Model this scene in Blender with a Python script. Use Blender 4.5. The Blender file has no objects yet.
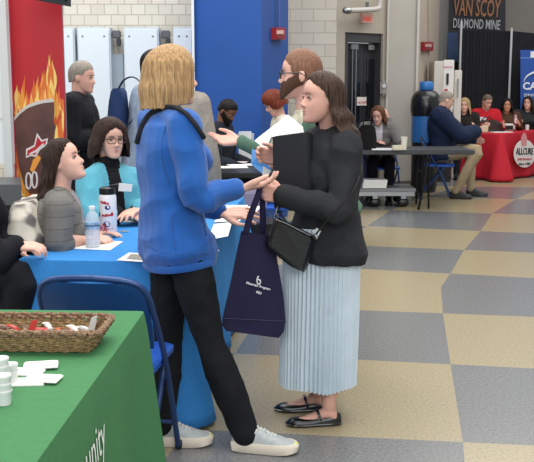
import bpy, bmesh, math, random
from mathutils import Vector, Matrix, noise
random.seed(4)
PI = math.pi
C = bpy.context.scene.collection
V = Vector
# ---------------------------------------------------------------- camera
FOC, CAMZ, PITCH = 930.0, 1.53, math.atan(146/930)
cp, sp = math.cos(PITCH), math.sin(PITCH)
def _ray(px, py):
    a = (px-267)/FOC; v = (231-py)/FOC
    Y = cp + v*sp; Z = -sp + v*cp
    return a/Y, Z/Y
def P(px, py, Y):
    a, z = _ray(px, py); return V((a*Y, Y, CAMZ+z*Y))
def S(px, py, z=0.0):
    a, k = _ray(px, py); Y = (z-CAMZ)/k
    return V((a*Y, Y, z))
cam = bpy.data.cameras.new('camera'); camo = bpy.data.objects.new('camera', cam); C.objects.link(camo)
cam.sensor_width = 36; cam.lens = FOC/534*36; camo.location = (0, 0, CAMZ)
camo.rotation_euler = (PI/2-PITCH, 0, 0); cam.clip_end = 200
bpy.context.scene.camera = camo
# ---------------------------------------------------------------- materials
def lin(h):
    h = h.lstrip('#'); r = []
    for i in (0, 2, 4):
        c = int(h[i:i+2], 16)/255
        r.append(c/12.92 if c <= .04045 else ((c+.055)/1.055)**2.4)
    return (r[0], r[1], r[2], 1)
MATS = {}
def mat(name, col, rough=.6, metal=0, var=.0, vs=30, bump=0, bs=200, stretch=None, col2=None, spec=.5, alpha=None, trans=0, emit=0, sheen=0, coat=0, det=4):
    if name in MATS: return MATS[name]
    m = bpy.data.materials.new(name); m.use_nodes = True; MATS[name] = m
    nt = m.node_tree; N = nt.nodes; L = nt.links
    b = N['Principled BSDF']; c = lin(col)
    b.inputs['Base Color'].default_value = c; b.inputs['Roughness'].default_value = rough
    b.inputs['Metallic'].default_value = metal
    b.inputs['Specular IOR Level'].default_value = spec
    if sheen: b.inputs['Sheen Weight'].default_value = sheen
    if coat: b.inputs['Coat Weight'].default_value = coat
    if trans: b.inputs['Transmission Weight'].default_value = trans
    if alpha is not None: b.inputs['Alpha'].default_value = alpha
    if emit: b.inputs['Emission Color'].default_value = c; b.inputs['Emission Strength'].default_value = emit
    tc = N.new('ShaderNodeTexCoord'); mp = N.new('ShaderNodeMapping'); L.new(tc.outputs['Object'], mp.inputs[0])
    if stretch: mp.inputs['Scale'].default_value = stretch
    if var or col2:
        n = N.new('ShaderNodeTexNoise'); n.inputs['Scale'].default_value = vs; n.inputs['Detail'].default_value = det
        L.new(mp.outputs[0], n.inputs['Vector'])
        r = N.new('ShaderNodeValToRGB'); r.color_ramp.elements[0].position = .3; r.color_ramp.elements[1].position = .7
        if col2: a_, b_ = lin(col2), c
        else:
            a_ = tuple(x*(1-var) for x in c[:3])+(1,); b_ = tuple(min(1, x*(1+var)) for x in c[:3])+(1,)
        r.color_ramp.elements[0].color = a_; r.color_ramp.elements[1].color = b_
        L.new(n.outputs[0], r.inputs[0]); L.new(r.outputs[0], b.inputs['Base Color'])
    if bump:
        n2 = N.new('ShaderNodeTexNoise'); n2.inputs['Scale'].default_value = bs; n2.inputs['Detail'].default_value = 3
        L.new(mp.outputs[0], n2.inputs['Vector'])
        bp = N.new('ShaderNodeBump'); bp.inputs['Strength'].default_value = bump; bp.inputs['Distance'].default_value = .01
        L.new(n2.outputs[0], bp.inputs['Height']); L.new(bp.outputs[0], b.inputs['Normal'])
    return m
def cloth(name, col, rough=.9, var=.12, vs=40, bump=.25, bs=300, **k): return mat(name, col, rough, var=var, vs=vs, bump=bump, bs=bs, spec=.2, **k)
def skin(name, col): return mat(name, col, .55, var=.08, vs=18, bump=.05, bs=300, spec=.35)
# ---------------------------------------------------------------- objects
ROOT = {}
def props(o, label=None, cat=None, group=None, kind=None):
    if label: o['label'] = label
    if cat: o['category'] = cat
    if group: o['group'] = group
    if kind: o['kind'] = kind
    return o
def thing(name, label, cat, loc=(0, 0, 0), rotz=0, group=None):
    o = bpy.data.objects.new(name, None); C.objects.link(o); o.empty_display_size = .1
    o.location = loc; o.rotation_euler = (0, 0, rotz); ROOT[o.name] = V(loc)
    return props(o, label, cat, group)
def mesh_of(name, bm, mats, smooth=True):
    bmesh.ops.recalc_face_normals(bm, faces=bm.faces[:]) if not getattr(bm, 'noflip', False) else None
    me = bpy.data.meshes.new(name); bm.to_mesh(me); bm.free()
    if not isinstance(mats, (list, tuple)): mats = [mats]
    for m in mats: me.materials.append(m)
    if smooth:
        me.polygons.foreach_set('use_smooth', [True]*len(me.polygons))
        try: me.set_sharp_from_angle(angle=math.radians(40))
        except Exception: pass
    return me
def part(name, bm, mats, parent, world=False, smooth=True, label=None):
    if world:
        r = parent
        while r.parent: r = r.parent
        bmesh.ops.translate(bm, vec=-ROOT[r.name], verts=bm.verts[:])
    me = mesh_of(name, bm, mats, smooth); o = bpy.data.objects.new(name, me); C.objects.link(o); o.parent = parent
    if label: o['label'] = label
    return o
def solo(name, bm, mats, label, cat, loc=(0, 0, 0), group=None, smooth=True, rotz=0, world=False, kind=None):
    if world: bmesh.ops.translate(bm, vec=-V(loc), verts=bm.verts[:])
    o = bpy.data.objects.new(name, mesh_of(name, bm, mats, smooth)); C.objects.link(o)
    o.location = loc; o.rotation_euler = (0, 0, rotz); ROOT[o.name] = V(loc)
    return props(o, label, cat, group, kind)
def struct(name, bm, mats, smooth=False):
    o = bpy.data.objects.new(name, mesh_of(name, bm, mats, smooth)); C.objects.link(o); o['kind'] = 'structure'; ROOT[o.name] = V((0, 0, 0))
    return o
def dup(root, loc, rotz, label, group=None):
    def cp_(o, par):
        c = o.copy(); C.objects.link(c); c.parent = par
        for ch in kids.get(o.name, []): cp_(ch, c)
        return c
    kids = {}
    for o in C.objects:
        if o.parent: kids.setdefault(o.parent.name, []).append(o)
    r = cp_(root, None); r.location = loc; r.rotation_euler = (0, 0, rotz); r['label'] = label
    if group: r['group'] = group
    return r
B = bmesh.new
# ---------------------------------------------------------------- shapes
def box(bm, c, s, rz=0, M=None, bev=0):
    m = Matrix.Translation(V(c)) @ Matrix.Rotation(rz, 4, 'Z') @ Matrix.Diagonal((s[0], s[1], s[2], 1))
    if M is not None: m = M @ m
    r = bmesh.ops.create_cube(bm, size=1, matrix=m)
    if bev:
        es = list({e for v in r['verts'] for e in v.link_edges})
        bmesh.ops.bevel(bm, geom=es, offset=bev, segments=2, affect='EDGES', clamp_overlap=True)
def quad(bm, pts, mi=0):
    f = bm.faces.new([bm.verts.new(p) for p in pts]); f.material_index = mi; return f
def slab(bm, pts, th, mi=0):
    """polygon (3D points) extruded along th vector, closed"""
    th = V(th); a = [bm.verts.new(p) for p in pts]; b = [bm.verts.new(V(p)+th) for p in pts]
    n = len(pts); fs = [bm.faces.new(a), bm.faces.new(b[::-1])]
    for i in range(n): fs.append(bm.faces.new([a[i], b[i], b[(i+1) % n], a[(i+1) % n]]))
    for f in fs: f.material_index = mi
def rings(bm, rs, cap=True, mi=0, closed=True):
    vs = [[bm.verts.new(p) for p in r] for r in rs]; n = len(rs[0]); fs = []
    for i in range(len(vs)-1):
        for j in range(n if closed else n-1):
            k = (j+1) % n
            fs.append(bm.faces.new([vs[i][j], vs[i][k], vs[i+1][k], vs[i+1][j]]))
    if cap and closed:
        fs.append(bm.faces.new(vs[0][::-1])); fs.append(bm.faces.new(vs[-1]))
    for f in fs: f.material_index = mi
    return vs
def tube(bm, pts, r, seg=10, sub=1, flat=None, mi=0, caps=True, up=None):
    """tapering tube with rounded ends; flat=(a,b) squashes along frame axes"""
    pts = [V(p) for p in pts]; n = len(pts)
    rr = list(r) if isinstance(r, (list, tuple)) else [r]*n
    if sub > 1 and n > 2:
        np_, nr = [], []
        for i in range(n-1):
            p0, p1, p2, p3 = pts[max(i-1, 0)], pts[i], pts[i+1], pts[min(i+2, n-1)]
            for k in range(sub):
                t = k/sub
                np_.append(.5*((2*p1)+(p2-p0)*t+(2*p0-5*p1+4*p2-p3)*t*t+(3*p1-p0-3*p2+p3)*t**3))
                tt = t*t*(3-2*t); nr.append(rr[i]*(1-tt)+rr[i+1]*tt)
        np_.append(pts[-1]); nr.append(rr[-1]); pts, rr, n = np_, nr, len(np_)
    T = [(pts[min(i+1, n-1)]-pts[max(i-1, 0)]).normalized() for i in range(n)]
    u = (V(up) if up is not None else (V((0, 0, 1)) if abs(T[0].z) < .9 else V((0, 1, 0))))
    R = []
    def ring(c, rad, t, u_):
        w = t.cross(u_).normalized(); u2 = w.cross(t).normalized()
        fa, fb = flat or (1, 1)
        return [c+(w*math.cos(2*PI*k/seg)*fa+u2*math.sin(2*PI*k/seg)*fb)*rad for k in range(seg)]
    if caps:
        for a in (80, 50, 25): R.append(ring(pts[0]-T[0]*rr[0]*math.sin(math.radians(a))*(min(flat) if flat else 1), rr[0]*math.cos(math.radians(a)), T[0], u))
    for i in range(n):
        u = (u-T[i]*u.dot(T[i]))
        u = u.normalized() if u.length > 1e-6 else V((1, 0, 0)).cross(T[i]).normalized()
        R.append(ring(pts[i], rr[i], T[i], u))
    if caps:
        for a in (25, 50, 80): R.append(ring(pts[-1]+T[-1]*rr[-1]*math.sin(math.radians(a))*(min(flat) if flat else 1), rr[-1]*math.cos(math.radians(a)), T[-1], u))
    rings(bm, R, True, mi)
def lathe(bm, prof, c=(0, 0, 0), seg=24, M=None, mi=0):
    c = V(c); R = []
    for r, z in prof:
        R.append([(M @ V((math.cos(2*PI*k/seg)*max(r, .0004), math.sin(2*PI*k/seg)*max(r, .0004), z)) if M is not None else V((math.cos(2*PI*k/seg)*max(r, .0004), math.sin(2*PI*k/seg)*max(r, .0004), z)))+c for k in range(seg)])
    rings(bm, R, True, mi)
def ball(bm, c, r, seg=12, M=None, mi=0):
    r = r if isinstance(r, (list, tuple)) else (r, r, r)
    m = Matrix.Translation(V(c)) @ (M if M is not None else Matrix.Identity(4)) @ Matrix.Diagonal((r[0], r[1], r[2], 1))
    q = bmesh.ops.create_uvsphere(bm, u_segments=seg, v_segments=max(6, seg//2+2), radius=1, matrix=m)
    if mi:
        for f in {f for v in q['verts'] for f in v.link_faces}: f.material_index = mi
def sell(c, U, W, a, b, n=2.3, seg=20):
    out = []
    for k in range(seg):
        t = 2*PI*k/seg; x, y = math.cos(t), math.sin(t)
        x = math.copysign(abs(x)**(2/n), x); y = math.copysign(abs(y)**(2/n), y)
        out.append(c+U*(x*a)+W*(y*b))
    return out
def text(bm, s, M, size=.1, depth=.001, mi=0, bold=0, align='LEFT'):
    cu = bpy.data.curves.new('t', 'FONT'); cu.body = s; cu.size = size; cu.extrude = depth/2; cu.offset = bold; cu.align_x = align; cu.resolution_u = 2
    o = bpy.data.objects.new('t', cu); C.objects.link(o)
    dg = bpy.context.evaluated_depsgraph_get(); me = bpy.data.meshes.new_from_object(o.evaluated_get(dg))
    t = B(); t.from_mesh(me); bmesh.ops.transform(t, matrix=M, verts=t.verts[:])
    for f in t.faces: f.material_index = mi
    t.to_mesh(me); t.free(); bm.from_mesh(me)
    bpy.data.objects.remove(o); bpy.data.curves.remove(cu); bpy.data.meshes.remove(me)
def frame(o, x, y, z=None):
    x = V(x).normalized(); y = V(y); y = (y-x*y.dot(x)).normalized(); z = x.cross(y)
    return Matrix(((x.x, y.x, z.x, o[0]), (x.y, y.y, z.y, o[1]), (x.z, y.z, z.z, o[2]), (0, 0, 0, 1)))
def remesh(bm, vox, it=3, dec=0):
    me = bpy.data.meshes.new('r'); bm.to_mesh(me); bm.free(); o = bpy.data.objects.new('r', me); C.objects.link(o)
    m = o.modifiers.new('a', 'REMESH'); m.mode = 'VOXEL'; m.voxel_size = vox; m.adaptivity = 0
    if it: s = o.modifiers.new('b', 'SMOOTH'); s.iterations = it; s.factor = .5
    dg = bpy.context.evaluated_depsgraph_get(); m2 = bpy.data.meshes.new_from_object(o.evaluated_get(dg))
    out = B(); out.from_mesh(m2); bpy.data.objects.remove(o); bpy.data.meshes.remove(me); bpy.data.meshes.remove(m2)
    return out
def folds(bm, amp=.006, sc=(9, 9, 5), seed=0, ridge=True):
    bm.normal_update(); mv = []
    for v in bm.verts:
        p = V((v.co.x*sc[0]+seed, v.co.y*sc[1], v.co.z*sc[2]))
        w = noise.noise_vector(p*.5)*.7; n = noise.noise(p+w)
        if ridge: n = (.5-abs(n)*2.2)
        mv.append(v.normal*n*amp)
    for v, d in zip(bm.verts, mv): v.co += d
def join(bm, other):
    me = bpy.data.meshes.new('j'); other.to_mesh(me); other.free(); bm.from_mesh(me); bpy.data.meshes.remove(me)
from mathutils.bvhtree import BVHTree
def surf(*objs):
    """returns f(px, py, off): the first point the ray through that pixel meets on these meshes, lifted by off"""
    vs, fs = [], []
    for o in objs:
        r = o
        while r.parent: r = r.parent
        b = len(vs); vs += [v.co+ROOT[r.name] for v in o.data.vertices]; fs += [[b+i for i in p.vertices] for p in o.data.polygons]
    bv = BVHTree.FromPolygons(vs, fs)
    def f(px, py, off=.004, dflt=None):
        a, k = _ray(px, py); d = V((a, 1, k)).normalized(); h, n, _, _ = bv.ray_cast(V((0, 0, CAMZ)), d)
        if h is None: return P(px, py, dflt) if dflt else None
        if n.dot(d) > 0: n = -n
        return h+n*off
    return f
def surfline(f, pts, off=.004, sub=6, dflt=4.0):
    out = []
    for (a, b), (c, d) in zip(pts, pts[1:]):
        for i in range(sub): out.append(f(a+(c-a)*i/sub, b+(d-b)*i/sub, off, dflt))
    out.append(f(pts[-1][0], pts[-1][1], off, dflt)); 
    for _ in range(2): out = [out[0]]+[(out[i-1]+out[i]*2+out[i+1])/4 for i in range(1, len(out)-1)]+[out[-1]]
    return out
# ---------------------------------------------------------------- people
def interp(keys, x):
    if x <= keys[0][0]: return keys[0][1]
    for (a, b), (c, d) in zip(keys, keys[1:]):
        if x <= c:
            t = (x-a)/(c-a) if c > a else 0; t = t*t*(3-2*t); return b+(d-b)*t
    return keys[-1][1]
HEADSEC = [(-.120, .012, .078, .040), (-.113, .030, .090, .022), (-.100, .042, .093, -.002), (-.080, .053, .092, -.030), (-.055, .061, .092, -.058),
           (-.030, .067, .090, -.078), (0, .072, .086, -.092), (.030, .075, .090, -.098), (.055, .072, .087, -.094), (.080, .060, .074, -.080), (.100, .041, .050, -.056), (.112, .021, .024, -.032), (.116, .006, .0, -.012)]
def headM(c, fwd, s=1.0, roll=0):
    f = V(fwd).normalized(); r = f.cross(V((0, 0, 1))).normalized(); u = r.cross(f)
    R = Matrix(((r.x, f.x, u.x, 0), (r.y, f.y, u.y, 0), (r.z, f.z, u.z, 0), (0, 0, 0, 1)))
    return Matrix.Translation(V(c)) @ R @ Matrix.Rotation(roll, 4, 'Y') @ Matrix.Scale(s, 4)
def head_raw(bm, H):
    rs = []
    for z, w, yf, yb in HEADSEC:
        c = V((0, (yf+yb)/2, z)); rs.append([H @ p for p in sell(c, V((1, 0, 0)), V((0, 1, 0)), w, (yf-yb)/2, 2.25, 24)])
    rings(bm, rs)
    tube(bm, [H @ V(p) for p in ((0, .079, .012), (0, .092, -.012), (0, .1025, -.031))], [.008*H.median_scale, .0095*H.median_scale, .0125*H.median_scale], 8)
    for sx in (-1, 1):
        ball(bm, H @ V((sx*.010, .098, -.036)), .0085*H.median_scale, 8)
        ball(bm, H @ V((sx*.074, -.012, -.012)), tuple(k*H.median_scale for k in (.009, .019, .031)), 10, H.to_quaternion().to_matrix().to_4x4())
def head_sculpt(bm, H):
    Hi = H.inverted(); s = H.median_scale
    G = [((.031, .088, .002), .017, (0, -.007, 0)), ((-.031, .088, .002), .017, (0, -.007, 0)), ((0, .095, .024), .03, (0, .002, 0)),
         ((0, .092, -.066), .013, (0, .006, 0)), ((0, .092, -.104), .02, (0, .006, 0)), ((.045, .07, -.03), .022, (.003, .004, 0)), ((-.045, .07, -.03), .022, (-.003, .004, 0)),
         ((0, .095, -.085), .010, (0, -.003, 0)), ((0, .1, .0), .01, (0, -.001, 0))]
    R3 = H.to_3x3()
    for v in bm.verts:
        p = Hi @ v.co
        if abs(p.z) < .14 and abs(p.x) < .1 and -.12 < p.y < .13:
            d = V((0, 0, 0))
            for c, g, o in G:
                q = (p-V(c)).length_squared/(2*g*g)
                if q < 6: d += V(o)*math.exp(-q)
            v.co += R3 @ d
def face_bits(bm, H, brow=True):
    """eyes, lips and brows, joined to the body mesh: slots 1 white, 2 iris, 3 lip, 4 brow"""
    s = H.median_scale; Q = H.to_quaternion().to_matrix().to_4x4()
    for sx in (-1, 1):
        ball(bm, H @ V((sx*.031, .0725, .001)), tuple(k*s for k in (.0130, .0125, .0066)), 14, Q, 1)
        ball(bm, H @ V((sx*.031, .0792, .001)), tuple(k*s for k in (.0066, .0064, .0064)), 10, Q, 2)
        tube(bm, [H @ V(p) for p in ((sx*.017, .0825, .002), (sx*.026, .0868, .0068), (sx*.036, .0855, .0068), (sx*.046, .0785, .003))], .0021*s, 6, mi=4)
        if brow: tube(bm, [H @ V(p) for p in ((sx*.013, .0925, .020), (sx*.028, .0925, .026), (sx*.047, .079, .020))], [.003*s, .003*s, .0018*s], 6, mi=4, flat=(1, .7))
    tube(bm, [H @ V(p) for p in ((-.024, .085, -.066), (-.009, .0965, -.062), (0, .098, -.0635), (.009, .0965, -.062), (.024, .085, -.066))], [.0010*s, .0026*s, .0025*s, .0026*s, .0010*s], 8, 3, mi=3)
    tube(bm, [H @ V(p) for p in ((-.022, .085, -.068), (0, .0965, -.0725), (.022, .085, -.068))], [.0010*s, .0036*s, .0010*s], 8, 4, mi=3)
def hand(bm, W, d, n, right=True, curl=.25, spread=.12, s=1.0, thumb=.3):
    W = V(W); d = V(d).normalized(); n = V(n); n = (n-d*n.dot(d)).normalized(); t = d.cross(n) * (1 if right else -1)
    cu = curl if isinstance(curl, (list, tuple)) else (curl*.8, curl, curl*1.05, curl*1.1)
    for i, (lat, kd, ln) in enumerate(((.029, .090, .070), (.010, .094, .079), (-.010, .089, .073), (-.028, .080, .057))):
        k = W+(d*kd+t*lat-n*.004)*s
        tube(bm, [W+t*lat*.45*s, W+(d*.045+t*lat*.85)*s, k], [.015*s, .0145*s, .0115*s], 8)
        a = spread*(1.5-i)*.8; dd = (d*math.cos(a)+t*math.sin(a)).normalized()
        p = k; pts = [p]; ang = 0
        for seg_, f in ((.45, .75), (.31, 1.1), (.24, .8)):
            ang += cu[i]*f; p = p+(dd*math.cos(ang)+n*math.sin(ang))*ln*seg_*s; pts.append(p)
        r0 = (.0092, .0094, .0090, .0078)[i]*s
        tube(bm, pts, [r0*1.05, r0, r0*.92, r0*.78], 8)
    b = W+(d*.018+t*.018)*s
    p1 = b+(d*.035+t*.030+n*.010)*s; a = thumb
    d2 = (d*.85+t*.45*(1-a)+n*.75*a).normalized(); d3 = (d*.95+t*.1*(1-a)+n*.9*a).normalized()
    p2 = p1+d2*.034*s; p3 = p2+d3*.026*s
    tube(bm, [b, p1, p2, p3], [.017*s, .0135*s, .0108*s, .0088*s], 8)
def foot_M(A, yaw, s=1.0, pitch=0):
    # local: heel at origin, +Y to the toes, ankle joint at (0,.05,.085)
    return Matrix.Translation(V(A)) @ Matrix.Rotation(yaw, 4, 'Z') @ Matrix.Rotation(pitch, 4, 'X') @ Matrix.Scale(s, 4) @ Matrix.Translation(V((0, -.055, -.085)))
STAND = dict(pelvis=(0, 0, .90), waist=(0, .0, 1.06), chest=(0, .01, 1.24), neck=(0, -.005, 1.415), head=(0, .03, 1.575),
             sR=(.175, -.01, 1.375), sL=(-.175, -.01, 1.375), eR=(.215, -.03, 1.08), eL=(-.215, -.03, 1.08), wR=(.225, .06, .84), wL=(-.225, .06, .84),
             hR=(.09, 0, .88), hL=(-.09, 0, .88), kR=(.10, .02, .48), kL=(-.10, .02, .48), aR=(.10, -.02, .085), aL=(-.10, -.02, .085))
SIT = dict(pelvis=(0, 0, .56), waist=(0, -.01, .70), chest=(0, .0, .88), neck=(0, .01, 1.05), head=(0, .05, 1.21),
           sR=(.17, .0, 1.01), sL=(-.17, .0, 1.01), eR=(.22, .08, .76), eL=(-.22, .08, .76), wR=(.15, .30, .79), wL=(-.15, .30, .79),
           hR=(.09, 0, .54), hL=(-.09, 0, .54), kR=(.11, .42, .53), kL=(-.11, .42, .53), aR=(.11, .42, .085), aL=(-.11, .42, .085))
UP = ('waist', 'chest', 'neck', 'head', 'sR', 'sL', 'eR', 'eL', 'wR', 'wL')
def pose(base, loc, fwd, s=1.0, lean=0, **ov):
    """fwd: xy heading; lean: radians forward about the hips; ov entries in local metres"""
    a = math.atan2(fwd[1], fwd[0])-PI/2; M = Matrix.Translation(V((loc[0], loc[1], 0))) @ Matrix.Rotation(a, 4, 'Z'); J = {}
    pz = V(base['pelvis'])
    for k, p in base.items():
        p = V(p)
        if k in UP and lean:
            p = pz+Matrix.Rotation(-lean, 3, 'X') @ (p-pz)
        p = p*s
        if k in ov: p = V(ov[k])
        J[k] = M @ p
    J['fwd'] = V((fwd[0], fwd[1], 0)).normalized(); J['s'] = s
    return J
def torso(bm, J, g=0, male=False, lo=-.10, hipw=None, top=True, hem=0, belly=0):
    s = J['s']; U0 = (J['hR']-J['hL']).normalized(); U1 = (J['sR']-J['sL']).normalized()
    sh = (J['sR']+J['sL'])/2; up0 = (J['waist']-J['pelvis']).normalized()
    w = 1.08 if male else 1
    st = [(J['pelvis']+up0*(lo*s), .15 if lo > -.12 else .16, .105, 0), (J['pelvis']+up0*(-.02*s), .172, .118, 0), (J['pelvis']+up0*.06*s, .160, .112, 0), (J['waist'], .136*w, .100+belly, .25), (J['waist'].lerp(J['chest'], .5), .141*w, .105+belly*.8, .6),
          (J['chest'], .152*w, .112, 1), (J['chest'].lerp(sh, .55), .160*w, .104, 1), (sh+(J['neck']-sh)*.1, .150*w, .082, 1), (J['neck'].lerp(sh, .35), .095, .066, 1), (J['neck']+(J['neck']-sh)*.12, .056, .054, 1)]
    rs = []
    for i, (c, a, b, t) in enumerate(st):
        U = U0.lerp(U1, t).normalized()
        n0 = st[max(i-1, 0)][0]; n1 = st[min(i+1, len(st)-1)][0]; T = (n1-n0).normalized(); T = T.lerp(up0, .3).normalized()
        U = (U-T*U.dot(T)).normalized(); W = T.cross(U)
        gg = g+(hem if i < 2 else hem*.5 if i == 2 else 0)
        rs.append(sell(c, U, W, a*s+gg, b*s+gg, 2.4))
    rings(bm, rs)
def fdir(J):
    U1 = (J['sR']-J['sL']).normalized(); T = (J['neck']-J['chest']).normalized(); return T.cross(U1).normalized()
def bust(bm, J, g=0, k=1.0):
    s = J['s']; f = fdir(J); U1 = (J['sR']-J['sL']).normalized()
    for q in (-1, 1): ball(bm, J['chest']+f*(.075*s)+U1*q*.068*s, (.066*s*k+g), 12)
def arm(bm, J, side, g=0, upto=1.0, hang=0):
    s = J['s']; S_, E, W = J['s'+side], J['e'+side], J['w'+side]
    nk = J['neck'].lerp(S_, .25)-V((0, 0, .01*s))
    tube(bm, [nk, J['neck'].lerp(S_, .75)-V((0, 0, .004)), S_], [.045*s+g, .050*s+g, .053*s+g], 12)
    pts = [S_, S_.lerp(E, .45), E]; r = [.054*s+g, .048*s+g, .039*s+g]
    if upto > .5:
        q = (upto-.5)*2; W2 = E.lerp(W, q)
        pts += [E.lerp(W2, .4), W2]; r += [.040*s+g, (.027+.010*(1-q))*s+g*1.0]
    tube(bm, pts, r, 14, 3)
def leg(bm, J, side, g=0, flare=0, upto=1.0):
    s = J['s']; H_, K, A = J['h'+side], J['k'+side], J['a'+side]
    A2 = K.lerp(A, upto)
    tube(bm, [H_, H_.lerp(K, .4), K, K.lerp(A2, .35), A2], [.090*s+g, .080*s+g, .057*s+g, .056*s+g+flare*.6, .038*s+g+flare], 14, 3)
def body(J, t, skinm, vox=.006, face=True, hands=None, hs=1.0, male=False, headfwd=None, roll=0, eyes='#3a2a1e', lips='#b0605a', brow='#4a3426', feet=None, bare=False, barelegs=True):
    """one continuous body mesh (head, neck, trunk, limbs, hands, feet)"""
    s = J['s']; bm = B(); H = headM(J['head'], headfwd or J['fwd'], hs*(1.03 if male else 1), roll); J['H'] = H
    head_raw(bm, H)
    tube(bm, [J['neck']-V((0, 0, .02)), J['neck'].lerp(H @ V((0, -.02, -.06)), .5), H @ V((0, -.022, -.05))], [.058*s, (.054 if male else .048)*s, (.055 if male else .050)*s], 14)
    torso(bm, J, -.014, male)
    for q in 'RL':
        arm(bm, J, q, -.003); leg(bm, J, q, -.004)
        F = foot_M(J['a'+q], J.get('fy'+q, math.atan2(J['fwd'].y, J['fwd'].x)-PI/2), s, J.get('fp'+q, 0)); J['F'+q] = F
        tube(bm, [F @ V(p) for p in ((0, .03, .032), (0, .055, .055), (0, .11, .040), (0, .175, .022), (0, .225, .018))], [.026*s, .029*s, .024*s, .018*s, .011*s], 12, 2, flat=(1.15, 1))
        h = (hands or {}).get(q)
        if h is None:
            d = (J['w'+q]-J['e'+q]).normalized(); h = dict(d=d, n=J['fwd'].cross(V((0, 0, 1)))*(-1 if q == 'R' else 1)+V((0, 0, -.3)))
        h = dict(h); hd = h.pop('d'); hn = h.pop('n'); h.setdefault('s', s*1.0)
        hand(bm, J['w'+q]+V(hd).normalized()*.0, hd, hn, q == 'R', **h)
    bm = remesh(bm, vox, 2)
    head_sculpt(bm, H)
    if face: face_bits(bm, H)
    return part('body', bm, [skinm, mat('eye_white', '#b9b0a8', .35), mat('iris_'+eyes[1:], eyes, .25), mat('lips_'+lips[1:], lips, .45), mat('brow_'+brow[1:], brow, .8)], t, world=True)
def hair(t, J, m, keys, prof=((-.3, 1.1), (0, 1.05)), th=.014, seed=0, N=96, rows=30, ridge=.035, crown=0, asym=0, sway=(0, 0), name='hair', wave=0):
    """keys: |angle from the face| deg -> z where the hair ends (head units)"""
    H = J['H']; outer, inner = [], []
    for i in range(N):
        th_ = 2*PI*i/N; dg = abs(((math.degrees(th_)+180) % 360)-180); sg = 1 if th_ < PI else -1
        ze = interp(keys, dg)+asym*sg*max(0, 1-dg/60)
        ze += .010*noise.noise(V((i*.9, seed, 3)))*(1 if ze < 0 else .5)
        jit = noise.noise(V((math.cos(th_)*9+seed, math.sin(th_)*9, 0)))+.6*noise.noise(V((math.cos(th_)*24+seed, math.sin(th_)*24, 5)))
        co, ci = [], []
        for k in range(rows):
            u = (k+.35)/(rows-.65); ztop = .115+th
            # angle-like spacing near the crown
            total = (ztop-.02)*1.35+max(0, .02-ze) if ze < .02 else None
            if ze >= .02:
                phe = math.acos(max(-1, min(1, (ze-.02)/(ztop-.02)))); ph = phe*u; z = .02+(ztop-.02)*math.cos(ph); rad = math.sin(ph)
            else:
                L = (PI/2)*.09; Ld = .02-ze; q = u*(L+Ld)
                if q < L: ph = q/.09; z = .02+(ztop-.02)*math.cos(ph); rad = math.sin(ph)
                else: z = .02-(q-L); rad = 1
            tp = 1-.75*u**3 if ze > -.07 else 1-.35*u**4
            for out, tt in ((co, th*tp), (ci, th*.2)):
                a = .0755+tt; bf = .090+tt; bb = .098+tt
                f = interp(prof, z) if z < .02 else 1+(interp(prof, .02)-1)*rad
                f = 1+(f-1)*interp([(0, .25), (45, .3), (75, .8), (100, 1)], dg)
                r = rad*f*(1+ridge*jit*min(1, u*2))
                if wave: r *= 1+wave*math.sin(z*70+jit*3)*min(1, max(0, -z*9))
                x = math.sin(th_)*a*r; y = math.cos(th_)*(bf if math.cos(th_) > 0 else bb)*r-.002
                zz = z if out is co else min(z, .115+tt*rad) - (th-tt)*(1-rad)*.9
                if z < 0: x += sway[0]*(-z); y += sway[1]*(-z)
                out.append(H @ V((x, y, zz)))
        outer.append(co); inner.append(ci)
    bm = B(); vo = [[bm.verts.new(p) for p in c] for c in outer]; vi = [[bm.verts.new(p) for p in c] for c in inner]
    for i in range(N):
        j = (i+1) % N
        for k in range(rows-1):
            bm.faces.new([vo[i][k], vo[i][k+1], vo[j][k+1], vo[j][k]]); bm.faces.new([vi[i][k], vi[j][k], vi[j][k+1], vi[i][k+1]])
        bm.faces.new([vo[i][-1], vi[i][-1], vi[j][-1], vo[j][-1]])
    bm.faces.new([vo[i][0] for i in range(N)]); bm.faces.new([vi[i][0] for i in range(N)][::-1])
    return part(name, bm, m, t, world=True)
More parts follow.
